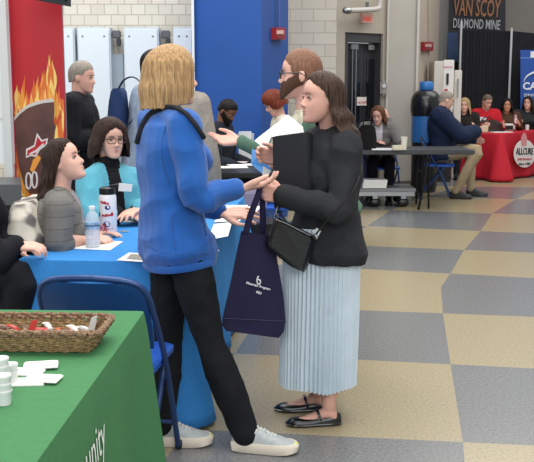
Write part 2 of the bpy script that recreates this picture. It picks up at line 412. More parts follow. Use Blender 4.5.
def beard(t, J, m, zt=-.045, zb=-.135):
    H = J['H']; bm = B(); rs = []
    def sec(z):
        ks = HEADSEC; z = max(z, -.119)
        for a, b in zip(ks, ks[1:]):
            if z <= b[0]:
                q = (z-a[0])/(b[0]-a[0]); return [a[i]+(b[i]-a[i])*q for i in (1, 2, 3)]
    angs = [math.radians(a) for a in range(-112, 113, 8)]
    for inf in (.011, -.004):
        r = []
        for k in range(9):
            row = []
            for a in angs:
                da = abs(math.degrees(a)); zt_ = interp([(0, -.048), (16, -.046), (26, -.040), (42, -.024), (66, -.014), (85, .004), (112, .012)], da); zb_ = interp([(0, zb), (50, zb+.012), (112, -.055)], da)
                z = zt_+(zb_-zt_)*k/8; w, yf, yb = sec(z if z > -.105 else -.105+(z+.105)*.4)
                f = inf*(.35+.65*math.sin(min(1, (k+.6)/5)*PI/2)) if inf > 0 else inf
                x = math.sin(a)*(w+f); y = (yf+yb)/2+math.cos(a)*((yf-yb)/2+f)+(.006 if inf > 0 and da < 40 else 0)
                row.append(H @ V((x, y, z)))
            r.append(row)
        vs = rings(bm, r, False, closed=False)
        if inf > 0: o_ = vs
    i_ = vs; n = len(angs)
    for j in range(n-1):
        bm.faces.new([o_[0][j], o_[0][j+1], i_[0][j+1], i_[0][j]]); bm.faces.new([o_[-1][j], o_[-1][j+1], i_[-1][j+1], i_[-1][j]])
    for k in range(8):
        bm.faces.new([o_[k][0], o_[k+1][0], i_[k+1][0], i_[k][0]]); bm.faces.new([o_[k][-1], o_[k+1][-1], i_[k+1][-1], i_[k][-1]])
    return part('beard', bm, m, t, world=True)
def glasses(t, J, m, w=.025, hgt=.018, name='glasses'):
    H = J['H']; s = H.median_scale; bm = B(); lens = B()
    for sx in (-1, 1):
        pts = []
        for k in range(17):
            a = 2*PI*k/16; x = math.copysign(abs(math.cos(a))**.7, math.cos(a)); z = math.copysign(abs(math.sin(a))**.7, math.sin(a))
            pts.append(H @ V((sx*.033+x*w, .1055-abs(sx*.033+x*w)**2*4, -.001+z*hgt)))
        tube(bm, pts, .0025*s, 6, caps=False)
        tube(bm, [H @ V((sx*.058, .092, .006)), H @ V((sx*.078, .06, .006)), H @ V((sx*.083, -.005, .006)), H @ V((sx*.078, -.025, -.01))], .0025*s, 6)
    tube(bm, [H @ V((-.009, .106, .003)), H @ V((0, .108, .005)), H @ V((.009, .106, .003))], .0025*s, 6)
    return part(name, bm, m, t, world=True)
def shirt(J, t, m, g=.012, vox=.008, sleeve=1.0, lo=-.10, hem=.0, male=False, bst=True, fold=.006, name='jacket', fsc=(9, 9, 5), collar=0, seed=0, belly=0, mats=None, paintfn=None, armg=None):
    bm = B(); torso(bm, J, g, male, lo, hem=hem, belly=belly)
    if bst and not male: bust(bm, J, g*.6)
    for q in 'RL': arm(bm, J, q, (armg or g), sleeve)
    if collar:
        s = J['s']; U = (J['sR']-J['sL']).normalized(); T = (J['head']-J['neck']).normalized(); U = (U-T*U.dot(T)).normalized(); W = T.cross(U)
        rings(bm, [sell(J['neck']+T*z, U, W, r, r*.95, 2, 20) for z, r in ((-.03, .070*s), (.0, .066*s), (collar*.6, .062*s), (collar, .058*s))])
    bm = remesh(bm, vox, 3)
    if fold: folds(bm, fold, fsc, seed)
    if paintfn:
        for f in bm.faces: f.material_index = paintfn(f.calc_center_median(), J)
    return part(name, bm, mats or m, t, world=True)
def trousers(J, t, m, g=.010, flare=.0, vox=.008, upto=.97, fold=.005, name='trousers', male=False, seed=3, fsc=(10, 10, 6)):
    bm = B(); s = J['s']; U0 = (J['hR']-J['hL']).normalized(); up0 = (J['waist']-J['pelvis']).normalized()
    W = up0.cross(U0)
    rings(bm, [sell(J['pelvis']+up0*z*s, U0, W, a*s+g*k_, b*s+g*k_, 2.4) for z, a, b, k_ in ((-.10, .15, .10, 1), (-.02, .17, .116, .5), (.04, .160, .112, .2), (.09, .145, .10, 0))])
    for q in 'RL':
        leg(bm, J, q, g, flare, upto)
        ball(bm, J['h'+q]-W*.035*s-up0*.01*s, .088*s+g, 12)
    bm = remesh(bm, vox, 2); folds(bm, fold, fsc, seed)
    return part(name, bm, m, t, world=True)
SNK = [(-.006, .012, .055), (.0, .027, .088), (.03, .036, .104), (.08, .039, .112), (.12, .042, .098), (.165, .046, .078), (.205, .048, .062), (.24, .043, .052), (.262, .030, .042), (.276, .012, .032)]
def shoe(F, t, up_m, sole_m, st=SNK, zb=.022, lace=None, name='shoe', toe=None, sm=0):
    bm = B()
    def dome(y, w, h, z0):
        out = []
        for k in range(17):
            a = PI*k/16; x = math.cos(a); z = math.sin(a)
            out.append(F @ V((math.copysign(abs(x)**.8, x)*w, y, z0+(h-z0)*z**.8)))
        return out
    rings(bm, [dome(y, w, max(h, zb+.004), zb*.8) for y, w, h in st])
    if toe:
        for f in bm.faces:
            c = F.inverted() @ f.calc_center_median()
            if c.y > toe[0] : f.material_index = 1
    ums = [up_m, toe[1]] if toe else up_m
    u = part(name, bm, ums, t, world=True)
    bm = B(); lo_, hi_ = [], []
    sp_ = [(y, w) for y, w, h in st]
    pl = [(w+.004, y) for y, w in sp_]+[(-w-.004, y) for y, w in sp_[::-1]]
    rs = []
    for z, k in ((0, .93), (.004, 1.0), (zb*.8, 1.03), (zb+.003, .97)):
        rs.append([F @ V((x*k, .135+(y-.135)*k, z+(.008*max(0, (y-.2)/.08)**2 if z < .01 else 0))) for x, y in pl])
    rings(bm, rs); part('sole', bm, sole_m, u, world=True)
    if lace:
        bm = B()
        for i in range(6):
            y = .10+i*.016; h = interp([(p[0], p[2]) for p in st], y)+.002
            tube(bm, [F @ V((-.016, y, h-.004)), F @ V((0, y+.004, h+.001)), F @ V((.016, y, h-.004))], .0028, 6)
            if i < 5: tube(bm, [F @ V((-.016, y, h-.003)), F @ V((.016, y+.016, h-.006))], .0024, 6)
        for sx in (-1, 1): tube(bm, [F @ V((0, .10, .094)), F @ V((sx*.02, .105, .102)), F @ V((sx*.034, .10, .088)), F @ V((sx*.02, .095, .086)), F @ V((0, .10, .094))], .0024, 6, 3)
        part('shoelaces', bm, lace, u, world=True)
    return u
# ================================================================ ROOM
M_ = {}
sc = bpy.context.scene
blockm = mat('cream_block_paint', '#cfc9bd', .55)
def brickify(m, c1, c2, mortar, scale, w=.5, h=.25, ms=.012):
    nt = m.node_tree; N = nt.nodes; L = nt.links; b = N['Principled BSDF']
    tc = N.new('ShaderNodeTexCoord'); sx = N.new('ShaderNodeSeparateXYZ'); cx = N.new('ShaderNodeCombineXYZ')
    L.new(tc.outputs['Object'], sx.inputs[0]); L.new(sx.outputs['X'], cx.inputs['X']); L.new(sx.outputs['Z'], cx.inputs['Y'])
    br = N.new('ShaderNodeTexBrick'); br.inputs['Scale'].default_value = scale; br.inputs['Brick Width'].default_value = w; br.inputs['Row Height'].default_value = h
    br.inputs['Mortar Size'].default_value = ms; br.inputs['Color1'].default_value = lin(c1); br.inputs['Color2'].default_value = lin(c2); br.inputs['Mortar'].default_value = lin(mortar)
    L.new(cx.outputs[0], br.inputs['Vector']); L.new(br.outputs['Color'], b.inputs['Base Color'])
brickify(blockm, '#d2ccbf', '#c6bfb1', '#a9a294', 1.0, .165, .125, .006)
block2 = mat('cream_block_paint_right', '#b5ad9c', .55); brickify(block2, '#d2cbbc', '#c8c0b1', '#b3ab9c', 1.0, .32, .16, .007)
beige = mat('beige_wall_paint', '#a39b8d', .6, var=.04, vs=3)
greyw = mat('grey_wall_paint', '#a8a39a', .6, var=.04, vs=3)
pinkw = mat('warm_grey_wall_paint', '#a39789', .6, var=.04, vs=3)
darkw = mat('dark_grey_wall_paint', '#7f7d79', .6, var=.04, vs=3)
bluew = mat('blue_wall_paint', '#10468f', .5, var=.04, vs=2)
white = mat('white_enamel', '#dfe3e6', .35, var=.02)
steel = mat('brushed_steel', '#9a9c9e', .35, 1, var=.05)
black = mat('black_plastic', '#101114', .4)
blackm = mat('black_metal', '#18191b', .35, .6)
terr_y = mat('yellow_terrazzo', '#8a7e65', .25, vs=70, col2='#a29676', var=.1, spec=.5, det=8)
terr_g = mat('grey_terrazzo', '#5e5f5f', .25, vs=70, col2='#787979', var=.1, spec=.5, det=8)
redp = mat('red_paint', '#b3141f', .4)
# floor ---------------------------------------------------------
rows = [((354, 1000), (534, 1012), 485), ((354, 575), (534, 585), 474), ((354, 437), (534, 445.5), 463), ((354, 359.4), (534, 368.5), 450.5), ((354, 310), (534, 316.8), 443), ((354, 268.5), (534, 278), 450.5),
        ((366, 246), (534, 252.6), 464), ((366, 226), (534, 233.4), 480.6), ((384, 210), (534, 214.8), 492), ((400, 196.5), (534, 199.5), 516), ((400, 185.5), (534, 187.5), 541), ((400, 176.5), (534, 178), 566), ((400, 169), (534, 170), 592), ((400, 162.5), (534, 163.3), 620), ((400, 157), (534, 157.5), 650), ((400, 145), (534, 145.2), 730)]
bm = B(); prev = None; ext = 14
for r, (p, q, sx) in enumerate(rows):
    a, b = S(*p), S(*q); t = (sx-p[0])/(q[0]-p[0]); s0 = S(sx, p[1]+(q[1]-p[1])*t); d = (b-a).normalized()
    line = [s0+d*(1.22*j) for j in range(-ext, ext+1)]
    if prev:
        for j in range(2*ext):
            k = j-ext; left = k < 0
            yellow = ((r + k) % 2 == (0 if left else 0))
            yl = (r % 2 == 1) != ((k % 2) == 0)
            f = quad(bm, [prev[j], prev[j+1], line[j+1], line[j]], 0 if yl else 1)
            if r == 5 and k in (-1, 0): f.tag = True
    prev = line
# the kink of the seam in the third row of tiles
kink = S(441, 287)
fs = [f for f in bm.faces if f.tag]
bm.faces.ensure_lookup_table()
for f in fs:
    vs = [v.co.copy() for v in f.verts]; mi = f.material_index; left = f is fs[0]
    bm.faces.remove(f)
    if left: quad(bm, [vs[0], vs[1], kink, vs[2], vs[3]], mi)
    else: quad(bm, [vs[0], vs[1], vs[2], vs[3], kink], mi)
for v in bm.verts: v.co.z = 0
me = mesh_of('floor', bm, [terr_y, terr_g], False)
for pl in me.polygons: pass
fo = bpy.data.objects.new('floor', me); C.objects.link(fo); fo['kind'] = 'structure'
# a slab below the tiles gives the floor its thickness
def wallplane(A, Bp):
    A, Bp = V((A[0], A[1], 0)), V((Bp[0], Bp[1], 0)); d = (Bp-A).normalized(); n = V((-d.y, d.x, 0))
    def f(px, py, off=0):
        a, k = _ray(px, py); A2 = A+n*off; t = n.dot(A2)/(n.x*a+n.y); return V((a*t, t, CAMZ+k*t))
    def g(px, z, off=0):
        p = f(px, 200, off); return V((p.x, p.y, z))
    return f, g, n, d
def PX(px, Y): return V(((px-267)/FOC*Y*(cp)+0, Y, 0)) if False else V((P(px, 97, Y).x, Y, 0))
TOP = 3.6
def wall(name, px0, Y0, px1, Y1, m, z0=0, z1=TOP, th=.15):
    a, b = PX(px0, Y0), PX(px1, Y1); d = (b-a).normalized(); n = V((-d.y, d.x, 0))
    bm = B(); slab(bm, [a+V((0, 0, z0)), b+V((0, 0, z0)), b+V((0, 0, z1)), a+V((0, 0, z1))], n*th)
    return struct(name, bm, m)
wall('wall_back', -260, 11.6, 201, 11.6, blockm)
wall('wall_block', 280, 13.1, 336, 13.1, block2)
# wall with the doors
A, B2 = PX(335, 13.1), PX(387, 13.7); wf, wg, wn, wd = wallplane(A, B2)
def wpoly(bm, pts, th=.12, off=0, mi=0): slab(bm, [wf(x, y, off) for x, y in pts], wn*th, mi)
def wrect(bm, x0, x1, z0, z1, th=.12, off=0, mi=0, g=None, n=None):
    g = g or wg; n = n if n is not None else wn
    slab(bm, [g(x0, z0, off), g(x1, z0, off), g(x1, z1, off), g(x0, z1, off)], n*th, mi)
zt = wf(343, 32).z; zin = wf(348, 40).z
bm = B(); wrect(bm, 335, 343, 0, TOP, .3); wrect(bm, 380, 387.5, 0, TOP, .3); wrect(bm, 343, 380, zt, TOP, .3)
struct('wall_doors', bm, beige)
dm = mat('dark_door_paint', '#2b2b2e', .4, var=.05); dfm = mat('door_frame_paint', '#3e3d3e', .45)
droot = thing('door_1', None, None, wg(361, 0)); droot['kind'] = 'structure'
bm = B(); wrect(bm, 343, 346, 0, zt, .16, .04); wrect(bm, 377.5, 380, 0, zt, .16, .04); wrect(bm, 346, 377.5, zin-.02, zt, .16, .04); part('door_frame', bm, dfm, droot, world=True, smooth=False)
for x0, x1 in ((346.2, 361.3), (361.7, 377.3)):
    bm = B(); wrect(bm, x0, x1, .01, zin-.03, .05, .16)
    d_ = part('door_leaf', bm, dm, droot, world=True, smooth=False)
    bm = B(); wrect(bm, x0+3, x1-3, 1.0, zin-.25, .012, .15); part('glass_pane', bm, mat('dark_glass', '#16181c', .1), d_, world=True, smooth=False)
    bm = B(); wrect(bm, (x0+x1)/2-3.5, (x0+x1)/2+2.5, zin-.12, zin-.05, .05, .10); part('door_closer', bm, steel, d_, world=True, smooth=False)
for px in (350.5, 354):
    bm = B(); tube(bm, [wg(px, .2, .12), wg(px, zin-.12, .12)], .011, 8); part('push_rod', bm, steel, droot, world=True)
bm = B(); wpoly(bm, [(357, 97), (366.5, 97), (366.5, 105.5), (357, 105.5)], .004, .14)
sg = solo('paper_notice', bm, [mat('notice_paper', '#d9cfc8', .7), redp], 'small white notice taped to the dark double doors', 'sign', wf(361, 101, .14), world=True, smooth=False)
bm = B(); text(bm, 'NO EXIT', frame(wf(357.8, 103.6, .137), wd, (0, 0, 1)), .045, .002); part('notice_text', bm, redp, sg, world=True, smooth=False)
# pipe and EXIT sign
bm = B(); a = wf(346, 10.5, -.25); b = wf(372, 9.5, -.25); c = wf(379.5, 5, -.25); d = wf(380.5, -14, -.25)
tube(bm, [a, b, b.lerp(c, .6)+V((.02, 0, -.02)), c, d], .035, 12, 3)
pr = solo('overhead_pipe', bm, mat('pale_pipe_paint', '#b9b6ae', .5), 'pale painted pipe elbow running above the dark double doors', 'pipe', a, world=True)
bm = B(); tube(bm, [a-wd*.01, a+wd*.05], .045, 12); part('pipe_flange', bm, steel, pr, world=True)
e0 = wf(368, 18.5, -.12); bm = B(); slab(bm, [wf(362.5, 12.5, -.14), wf(373, 13, -.14), wf(373, 23.5, -.14), wf(362.5, 23, -.14)], wn*.06)
es = solo('exit_sign', bm, mat('exit_sign_housing', '#b98f80', .5), 'pale pink EXIT sign on the wall above the doors', 'sign', e0, world=True, smooth=False)
bm = B(); text(bm, 'EXIT', frame(wf(363.3, 20.6, -.146), wd, (0, 0, 1)), .075, .002, bold=.002); part('sign_lettering', bm, mat('exit_red', '#c8453a', .5, emit=.4), es, world=True, smooth=False)
bm = B(); slab(bm, [wf(366.5, 2, -.10), wf(369, 2, -.10), wf(369, 12.6, -.10), wf(366.5, 12.6, -.10)], wn*.02); part('sign_stem', bm, steel, es, world=True, smooth=False)
# pier to the right of the doors, its receding face, and the deeper wall
wall('wall_pier_front', 386.5, 13.7, 416.5, 13.9, greyw)
wall('wall_pier_side', 416.5, 13.9, 437, 17.2, pinkw)
wall('wall_recess', 437, 17.2, 449, 19.0, darkw)
wall('wall_far', 440, 19.4, 640, 20.0, mat('far_wall_paint', '#85807a', .7, var=.03, vs=2))
bm = B(); a, b = PX(385.8, 13.68), PX(387.3, 13.6); box(bm, (a.x+.01, 13.66, 1.8), (.03, .05, 3.6)); struct('trim_1', bm, mat('trim_and_highlight', '#bdb9b0', .5))
bm = B(); a = PX(416.3, 13.88); box(bm, (a.x, a.y, 1.8), (.035, .035, 3.6)); struct('edge_highlight', bm, mat('trim_and_highlight', '#bdb9b0', .5))  # pale strip: the highlight along the pier's edge, put in as colour
bm = B(); a, b = PX(388, 13.6), PX(416, 13.8); slab(bm, [a, b, b+V((0, 0, .12)), a+V((0, 0, .12))], (0, .1, 0)); struct('baseboard_pier', bm, mat('baseboard_vinyl', '#55504a', .5))
# soap-shaped wall box on the pier
pf, pg, pn, pd = wallplane(PX(386.5, 13.7), PX(416.5, 13.9))
bm = B(); a = wf(383.5, 88, -.05); box(bm, a, (.10, .10, .22), bev=.03); t_ = solo('wall_box', bm, mat('grey_wall_box', '#8f8a83', .4), 'small grey oblong box on the wall right of the doors', 'wall box', a-V((0, 0, .1)), world=True)
bm = B(); lathe(bm, [(.001, 0), (.03, 0), (.03, .01), (.001, .01)], M=frame((0, 0, 0), (1, 0, 0), (0, 0, 1)), c=a+V((0, -.06, .03))); part('front_plate', bm, steel, t_, world=True)
# alarm on the pier side and its conduit
sf, sg_, sn, sd = wallplane(PX(416.5, 13.9), PX(437, 17.2))
def alarm(f, px, py, w, h, label, top, n, cond):
    a = f(px, py, -.03); bm = B(); slab(bm, [f(px-w, py-h, -.06), f(px+w, py-h, -.06), f(px+w, py+h, -.06), f(px-w, py+h, -.06)], n*.058)
    t = solo('fire_alarm', bm, mat('alarm_red', '#8e1a22', .4), label, 'fire alarm', a, world=True, smooth=False)
    bm = B(); slab(bm, [f(px-w*.6, py-h*.55, -.075), f(px+w*.6, py-h*.55, -.075), f(px+w*.6, py+h*.1, -.075), f(px-w*.6, py+h*.1, -.075)], n*.02); part('strobe_lens', bm, mat('strobe_lens', '#d9b3ad', .2), t, world=True, smooth=False)
    bm = B(); slab(bm, [f(px-w*.7, py+h*.4, -.07), f(px+w*.7, py+h*.4, -.07), f(px+w*.7, py+h*.8, -.07), f(px-w*.7, py+h*.8, -.07)], n*.015); part('horn_grille', bm, mat('alarm_dark_red', '#7c1218', .5), t, world=True, smooth=False)
    bm = B(); tube(bm, [f(px+cond, py-h, -.03), f(px+cond, -20, -.03)], .013, 8)
    solo('conduit', bm, mat('conduit_'+top[1:], top, .5), ('thin blue conduit running up the blue column from its fire alarm' if 'column' in label else 'thin conduit running up the warm grey wall from the fire alarm'), 'conduit', a+V((0, 0, .2)), world=True)
alarm(sf, 429, 46.5, 4.3, 4.6, 'red fire alarm on the warm grey wall beside the black curtains', '#a89f92', sn, 0)
# blue column
bc = [PX(194.5, 10.4), PX(261.5, 10.0), PX(288, 10.9), PX(288, 13.0), PX(196, 11.6)]
bm = B(); slab(bm, bc, (0, 0, TOP)); struct('wall_blue_column', bm, bluew)
bm = B(); a, b = PX(192.6, 10.38), PX(195, 10.36); box(bm, ((a.x+b.x)/2, 10.38, 1.8), (b.x-a.x, .06, 3.6)); struct('trim_3', bm, mat('white_trim', '#c9ced3', .5))
cf, cg, cn, cd = wallplane(bc[1], bc[2])
alarm(cf, 281, 33.5, 4.8, 6, 'red fire alarm on the blue column', '#3c5c9c', cn, -2)
# white cabinets along the back wall
def cabinet(px0, px1, Y=11.35, lab=''):
    a, b = PX(px0, Y), PX(px1, Y); ztop = P(100, 27.5, Y).z; w = b.x-a.x; cx = (a.x+b.x)/2
    t = thing('white_cabinet', lab, 'cabinet', (cx, Y+.1, 0), group='white cabinets along the back wall')
    bm = B(); box(bm, (0, 0, ztop/2), (w, .2, ztop)); part('body', bm, mat('cabinet_white', '#c6cfd8', .35), t, smooth=False)
    bm = B(); box(bm, (0, -.115, ztop/2+.03), (w-.03, .02, ztop-.1), bev=.004); part('door', bm, mat('cabinet_door_white', '#d3dce4', .3), t)
    for q in (-1, 1):
        bm = B(); ball(bm, (q*(w/2-.07), -.127, ztop-.1), .012, 8); part('door_bolt', bm, steel, t)
cabinet(55, 76.5, lab='white cabinet behind the older person, next to the red pillar'); cabinet(79, 112, lab='white cabinet between the two narrow gaps, right of the older person'); cabinet(125, 160, lab='white cabinet directly behind the blonde person\'s hair'); cabinet(174, 193.5, lab='white cabinet against the blue column')
# grey strips in the gaps with little wall fixtures
for px0, px1, lab in ((113, 124.5, 'dark wall fixture in the gap left of the blonde person\'s head'), (161, 173.5, 'dark wall fixture in the gap above the blonde person\'s head')):
    a, b = PX(px0, 11.5), PX(px1, 11.5)
    bm = B(); z = P(100, 33, 11.5).z; box(bm, ((a.x+b.x)/2, 11.52, .95), (b.x-a.x-.002, .08, 1.9)); solo('filler_panel', bm, mat('grey_blue_panel', '#98a5b0', .5), lab.replace('dark wall fixture', 'grey filler panel'), 'panel', ((a.x+b.x)/2, 11.5, 0), world=True, smooth=False)
    bm = B(); box(bm, ((a.x+b.x)/2, 11.45, z-.02), ((b.x-a.x)*.7, .1, .09), bev=.01); f_ = solo('wall_fixture', bm, mat('fixture_grey', '#55595e', .5), lab, 'fixture', ((a.x+b.x)/2, 11.5, z-.07), world=True)
    bm = B(); box(bm, ((a.x+b.x)/2+.03, 11.42, z-.11), ((b.x-a.x)*.35, .08, .09), bev=.01); part('fixture_cover', bm, mat('fixture_dark', '#2c3136', .5), f_, world=True)
# ------------------------------------------------ red pillar with printed panel
Yp = 6.6
a, b = PX(10, Yp), PX(64.5, Yp)
bm = B(); slab(bm, [a+V((.0, .03, 0)), b+V((0, .03, 0)), b+V((-.02, .14, 0)), a+V((0, .14, 0))], (0, 0, TOP)); struct('wall_pillar', bm, mat('pillar_paint', '#8a8b8d', .6))
pt = thing('printed_panel', 'red printed panel with flames and a dark cup on the pillar', 'poster', ((a.x+b.x)/2, Yp, 0))
bm = B(); slab(bm, [a+V((.0, .02, .3)), b+V((0, .02, .3)), b+V((0, .02, TOP)), a+V((0, .02, TOP))], (0, -.02, 0)); part('panel', bm, mat('poster_red', '#b51a26', .45, var=.05, vs=4), pt, world=True, smooth=False)
bm = B(); e = P(12, 97, Yp-.02); box(bm, (e.x, Yp-.012, 1.95), (.018, .03, 3.3)); part('edge_strip', bm, mat('poster_edge', '#b83a50', .4), pt, world=True, smooth=False)
Q = lambda x, y, o=.002: P(x, y, Yp-o)
random.seed(11)
flm = [mat('flame_orange', '#d8692a', .5), mat('flame_amber', '#e69a3c', .5), mat('flame_yellow', '#f2cf74', .5), mat('flame_deep', '#c04a20', .5)]
bm = B()
def tongue(x, y0, y1, w, off, mi):
    L_, R_ = [], []
    ph = random.random()*6
    for k in range(11):
        u = k/10; y = y0+(y1-y0)*u; ww = w*(math.sin(PI*min(1, .25+u*.75)))**1.2*(1-u*.35)+.05; cx_ = x+math.sin(ph+u*4.5)*w*.55*u
        L_.append(Q(max(13, min(64, cx_-ww)), y, off)); R_.append(Q(max(13, min(64, cx_+ww)), y, off))
    f = bm.faces.new([bm.verts.new(p) for p in L_+R_[::-1]]); f.material_index = mi
f = bm.faces.new([bm.verts.new(Q(x, y, .003)) for x, y in ((13, 118), (18, 105), (30, 99), (45, 92), (64, 100), (64, 300), (13, 300))]); f.material_index = 0
tops = [(15, 93), (19, 78), (24, 74), (28, 86), (33, 78), (38, 71), (42, 66), (46, 72), (50, 50), (52, 60), (56, 82), (60, 92), (63, 102)]
for i in range(260):
    x, tp = tops[i % 13]; x += random.uniform(-2, 2); q = (i//13)*.55
    y1 = tp+random.uniform(0, 8)+q*7; tongue(x, y1+random.uniform(22, 40), y1, random.uniform(1.6, 3.4), .003+i*.00001, random.choice([0, 1, 1, 2, 0, 2]))
for i in range(420):
    x = random.uniform(14, 63); y = random.uniform(105, 260); tongue(x, y+random.uniform(12, 28), y, random.uniform(1.5, 3.5), .0065+i*.00002, random.choice([0, 1, 2, 1, 3]))
part('flame_print', bm, flm, pt, world=True, smooth=False)
bm = B(); cup = [(14, 119), (20, 113), (28, 107), (36, 104), (44, 102), (54, 101), (54.5, 112), (53.5, 121), (55.5, 127), (54, 140), (51, 160), (46, 180), (40, 194), (30, 193), (24, 184), (19, 165), (15.5, 140)]
slab(bm, [Q(x, y, .018) for x, y in cup], (0, -.002, 0)); part('cup_print', bm, mat('cup_brown', '#5a3a34', .35, var=.3, vs=6), pt, world=True, smooth=False)
bm = B(); rim = [(14, 121), (20, 114), (28, 108), (36, 105), (44, 103), (54, 102)]; 
slab(bm, [Q(x, y, .021) for x, y in rim]+[Q(x, y-3.4, .021) for x, y in rim[::-1]], (0, -.002, 0)); part('cup_rim_print', bm, mat('cup_rim', '#c9c4bd', .4), pt, world=True, smooth=False)
bm = B()
slab(bm, [Q(x, y, 0.0231) for x, y in ((26, 158), (26, 149), (34, 145), (37, 133), (42, 140), (48, 138), (47, 145), (40, 150), (36, 157), (31, 156))], (0, -.002, 0), 1)
slab(bm, [Q(x, y, 0.0261) for x, y in ((27, 156), (27.5, 150.5), (35, 146.5), (37.5, 136.5), (41.5, 142), (46, 140), (45.5, 144), (39, 148.5), (35, 155), (31, 154))], (0, -.001, 0), 0)
slab(bm, [Q(x, y, 0.0281) for x, y in ((29, 153.5), (35.5, 150), (43.5, 143), (44, 144.6), (36.5, 152), (30, 155))], (0, -.001, 0), 1)
slab(bm, [Q(x, y, 0.0241) for x, y in ((30, 170), (33, 160), (38, 155), (41, 158), (37, 166), (33, 173))], (0, -.001, 0), 2)
part('emblem_print', bm, [mat('emblem_red', '#b5202c', .4), mat('emblem_white', '#ddd5d2', .4), flm[1]], pt, world=True, smooth=False)
bm = B()
for cx_, cy in ((28.5, 181), (34.5, 180)):
    tube(bm, [Q(cx_+math.cos(2*PI*k/16)*2.6, cy+math.sin(2*PI*k/16)*8, 0.0231) for k in range(17)], .007, 6, flat=(1, 1), caps=False)
part('cup_lettering', bm, mat('emblem_white', '#ddd5d2', .4), pt, world=True)
# monitor above the pillar
mt = thing('ceiling_monitor', 'dark flat screen monitor hanging above the red pillar', 'monitor', P(48, 0, 6.0))
bm = B(); pa = [P(30, -1, 6.15), P(67, 6, 5.9), P(67, -60, 5.9), P(30, -60, 6.15)]; slab(bm, pa, (.01, .07, 0)); part('screen_housing', bm, mat('monitor_black', '#15181c', .3), mt, world=True, smooth=False)
bm = B(); pa = [P(33, -5, 6.12), P(65, 1.5, 5.89), P(65, -56, 5.89), P(33, -56, 6.12)]; slab(bm, pa, (-.002, -.01, 0)); part('screen', bm, mat('monitor_glass', '#0c2226', .1), mt, world=True, smooth=False)
bm = B(); tube(bm, [P(50, -30, 6.15), P(50, -30, 6.15)+V((0, .4, .0))], .03, 8); part('mount_arm', bm, blackm, mt, world=True)
# window frame and ledge at the far left
Yw = 6.3
bm = B(); a, b = PX(-60, Yw), PX(10.2, Yw)
zl = P(5, 176, Yw).z
slab(bm, [a+V((0, 0, 1.0)), b+V((0, 0, 1.0)), b+V((0, 0, TOP)), a+V((0, 0, TOP))], (0, .05, 0)); struct('window_1', bm, mat('pale_glazing', '#d9dedd', .2, var=.05, vs=8))
bm = B()
for px0, px1 in ((3.5, 11.5), (-22, -18), (-60, -55)):
    c, d = PX(px0, Yw), PX(px1, Yw); slab(bm, [c+V((0, 0, zl)), d+V((0, 0, zl)), d+V((0, 0, TOP)), c+V((0, 0, TOP))], (0, -.05, 0))
for z in (1.3, 1.9, 2.5):
    slab(bm, [a+V((0, 0, z)), PX(3.5, Yw)+V((0, 0, z)), PX(3.5, Yw)+V((0, 0, z+.012)), a+V((0, 0, z+.012))], (0, -.01, 0))
struct('trim_4', bm, mat('window_frame_grey', '#b9bbb9', .4))
bm = B(); c = PX(17.5, 5.75); c2 = PX(17.5, 6.22); slab(bm, [V((-3.2, 5.75, zl)), V((c.x, 5.75, zl)), V((c2.x, 6.22, zl)), V((-3.2, 6.22, zl))], (0, 0, -.13))
lt = thing('counter', 'dark grey topped counter below the pale window at the left edge', 'counter', (c.x-.5, 6.0, 0)); part('countertop', bm, mat('counter_grey', '#4d5053', .4), lt, world=True, smooth=False)
bm = B(); slab(bm, [V((-3.2, 5.8, 0)), V((c.x-.05, 5.8, 0)), V((c2.x-.05, 6.2, 0)), V((-3.2, 6.2, 0))], (0, 0, zl-.13)); part('base', bm, mat('counter_black', '#1a1b1e', .5), lt, world=True, smooth=False)
# ------------------------------------------------ right background: banner, curtains, sign
Yb = 18.2
ba = thing('hanging_banner', 'dark hanging banner lettered VAN SCOY DIAMOND MINE', 'banner', P(476, 20, Yb+.25))
bm = B(); slab(bm, [P(446.5, 120, Yb+.3), P(505.5, 120, Yb+.6), P(505.5, -40, Yb+.6), P(446.5, -40, Yb+.3)], (0, .02, 0)); part('banner_cloth', bm, mat('banner_dark', '#2c2a2e', .7, var=.1, vs=3), ba, world=True, smooth=False)
for s_, x, y, hh, m in (('VAN SCOY', 453, 15, 22.5, mat('banner_orange', '#94613f', .6)), ('DIAMOND MINE', 452.5, 27.6, 12.4, mat('banner_white', '#a3a4a8', .6))):
    bm = B(); a = P(x, y, Yb+.28); bm2 = B(); text(bm2, s_, Matrix.Identity(4), 1, .01)
    xs = [v.co.x for v in bm2.verts]; ys = [v.co.y for v in bm2.verts]; W_ = P(500 if 'VAN' in s_ else 499.5, y, Yb+.28).x-a.x; Hh = hh/1.35*Yb/FOC
    k = W_/(max(xs)-min(xs)); kz = Hh/(max(ys)-min(ys)); bm2.free()
    Mx = frame(a+V((0, -.0, 0)), (1, .014, -.040), (0, 0, 1)) @ Matrix.Diagonal((k, kz, 1, 1))
    text(bm, s_, Mx, 1, .01, bold=.01); part('banner_lettering', bm, m, ba, world=True, smooth=False)
bm = B(); slab(bm, [P(447.5, 62, Yb+.28), P(457.5, 63, Yb+.28), P(457.5, 33, Yb+.28), P(447.5, 32, Yb+.28)], (0, -.01, 0)); part('blue_patch', bm, mat('banner_blue', '#173a63', .6, var=.3, vs=6), ba, world=True, smooth=False)
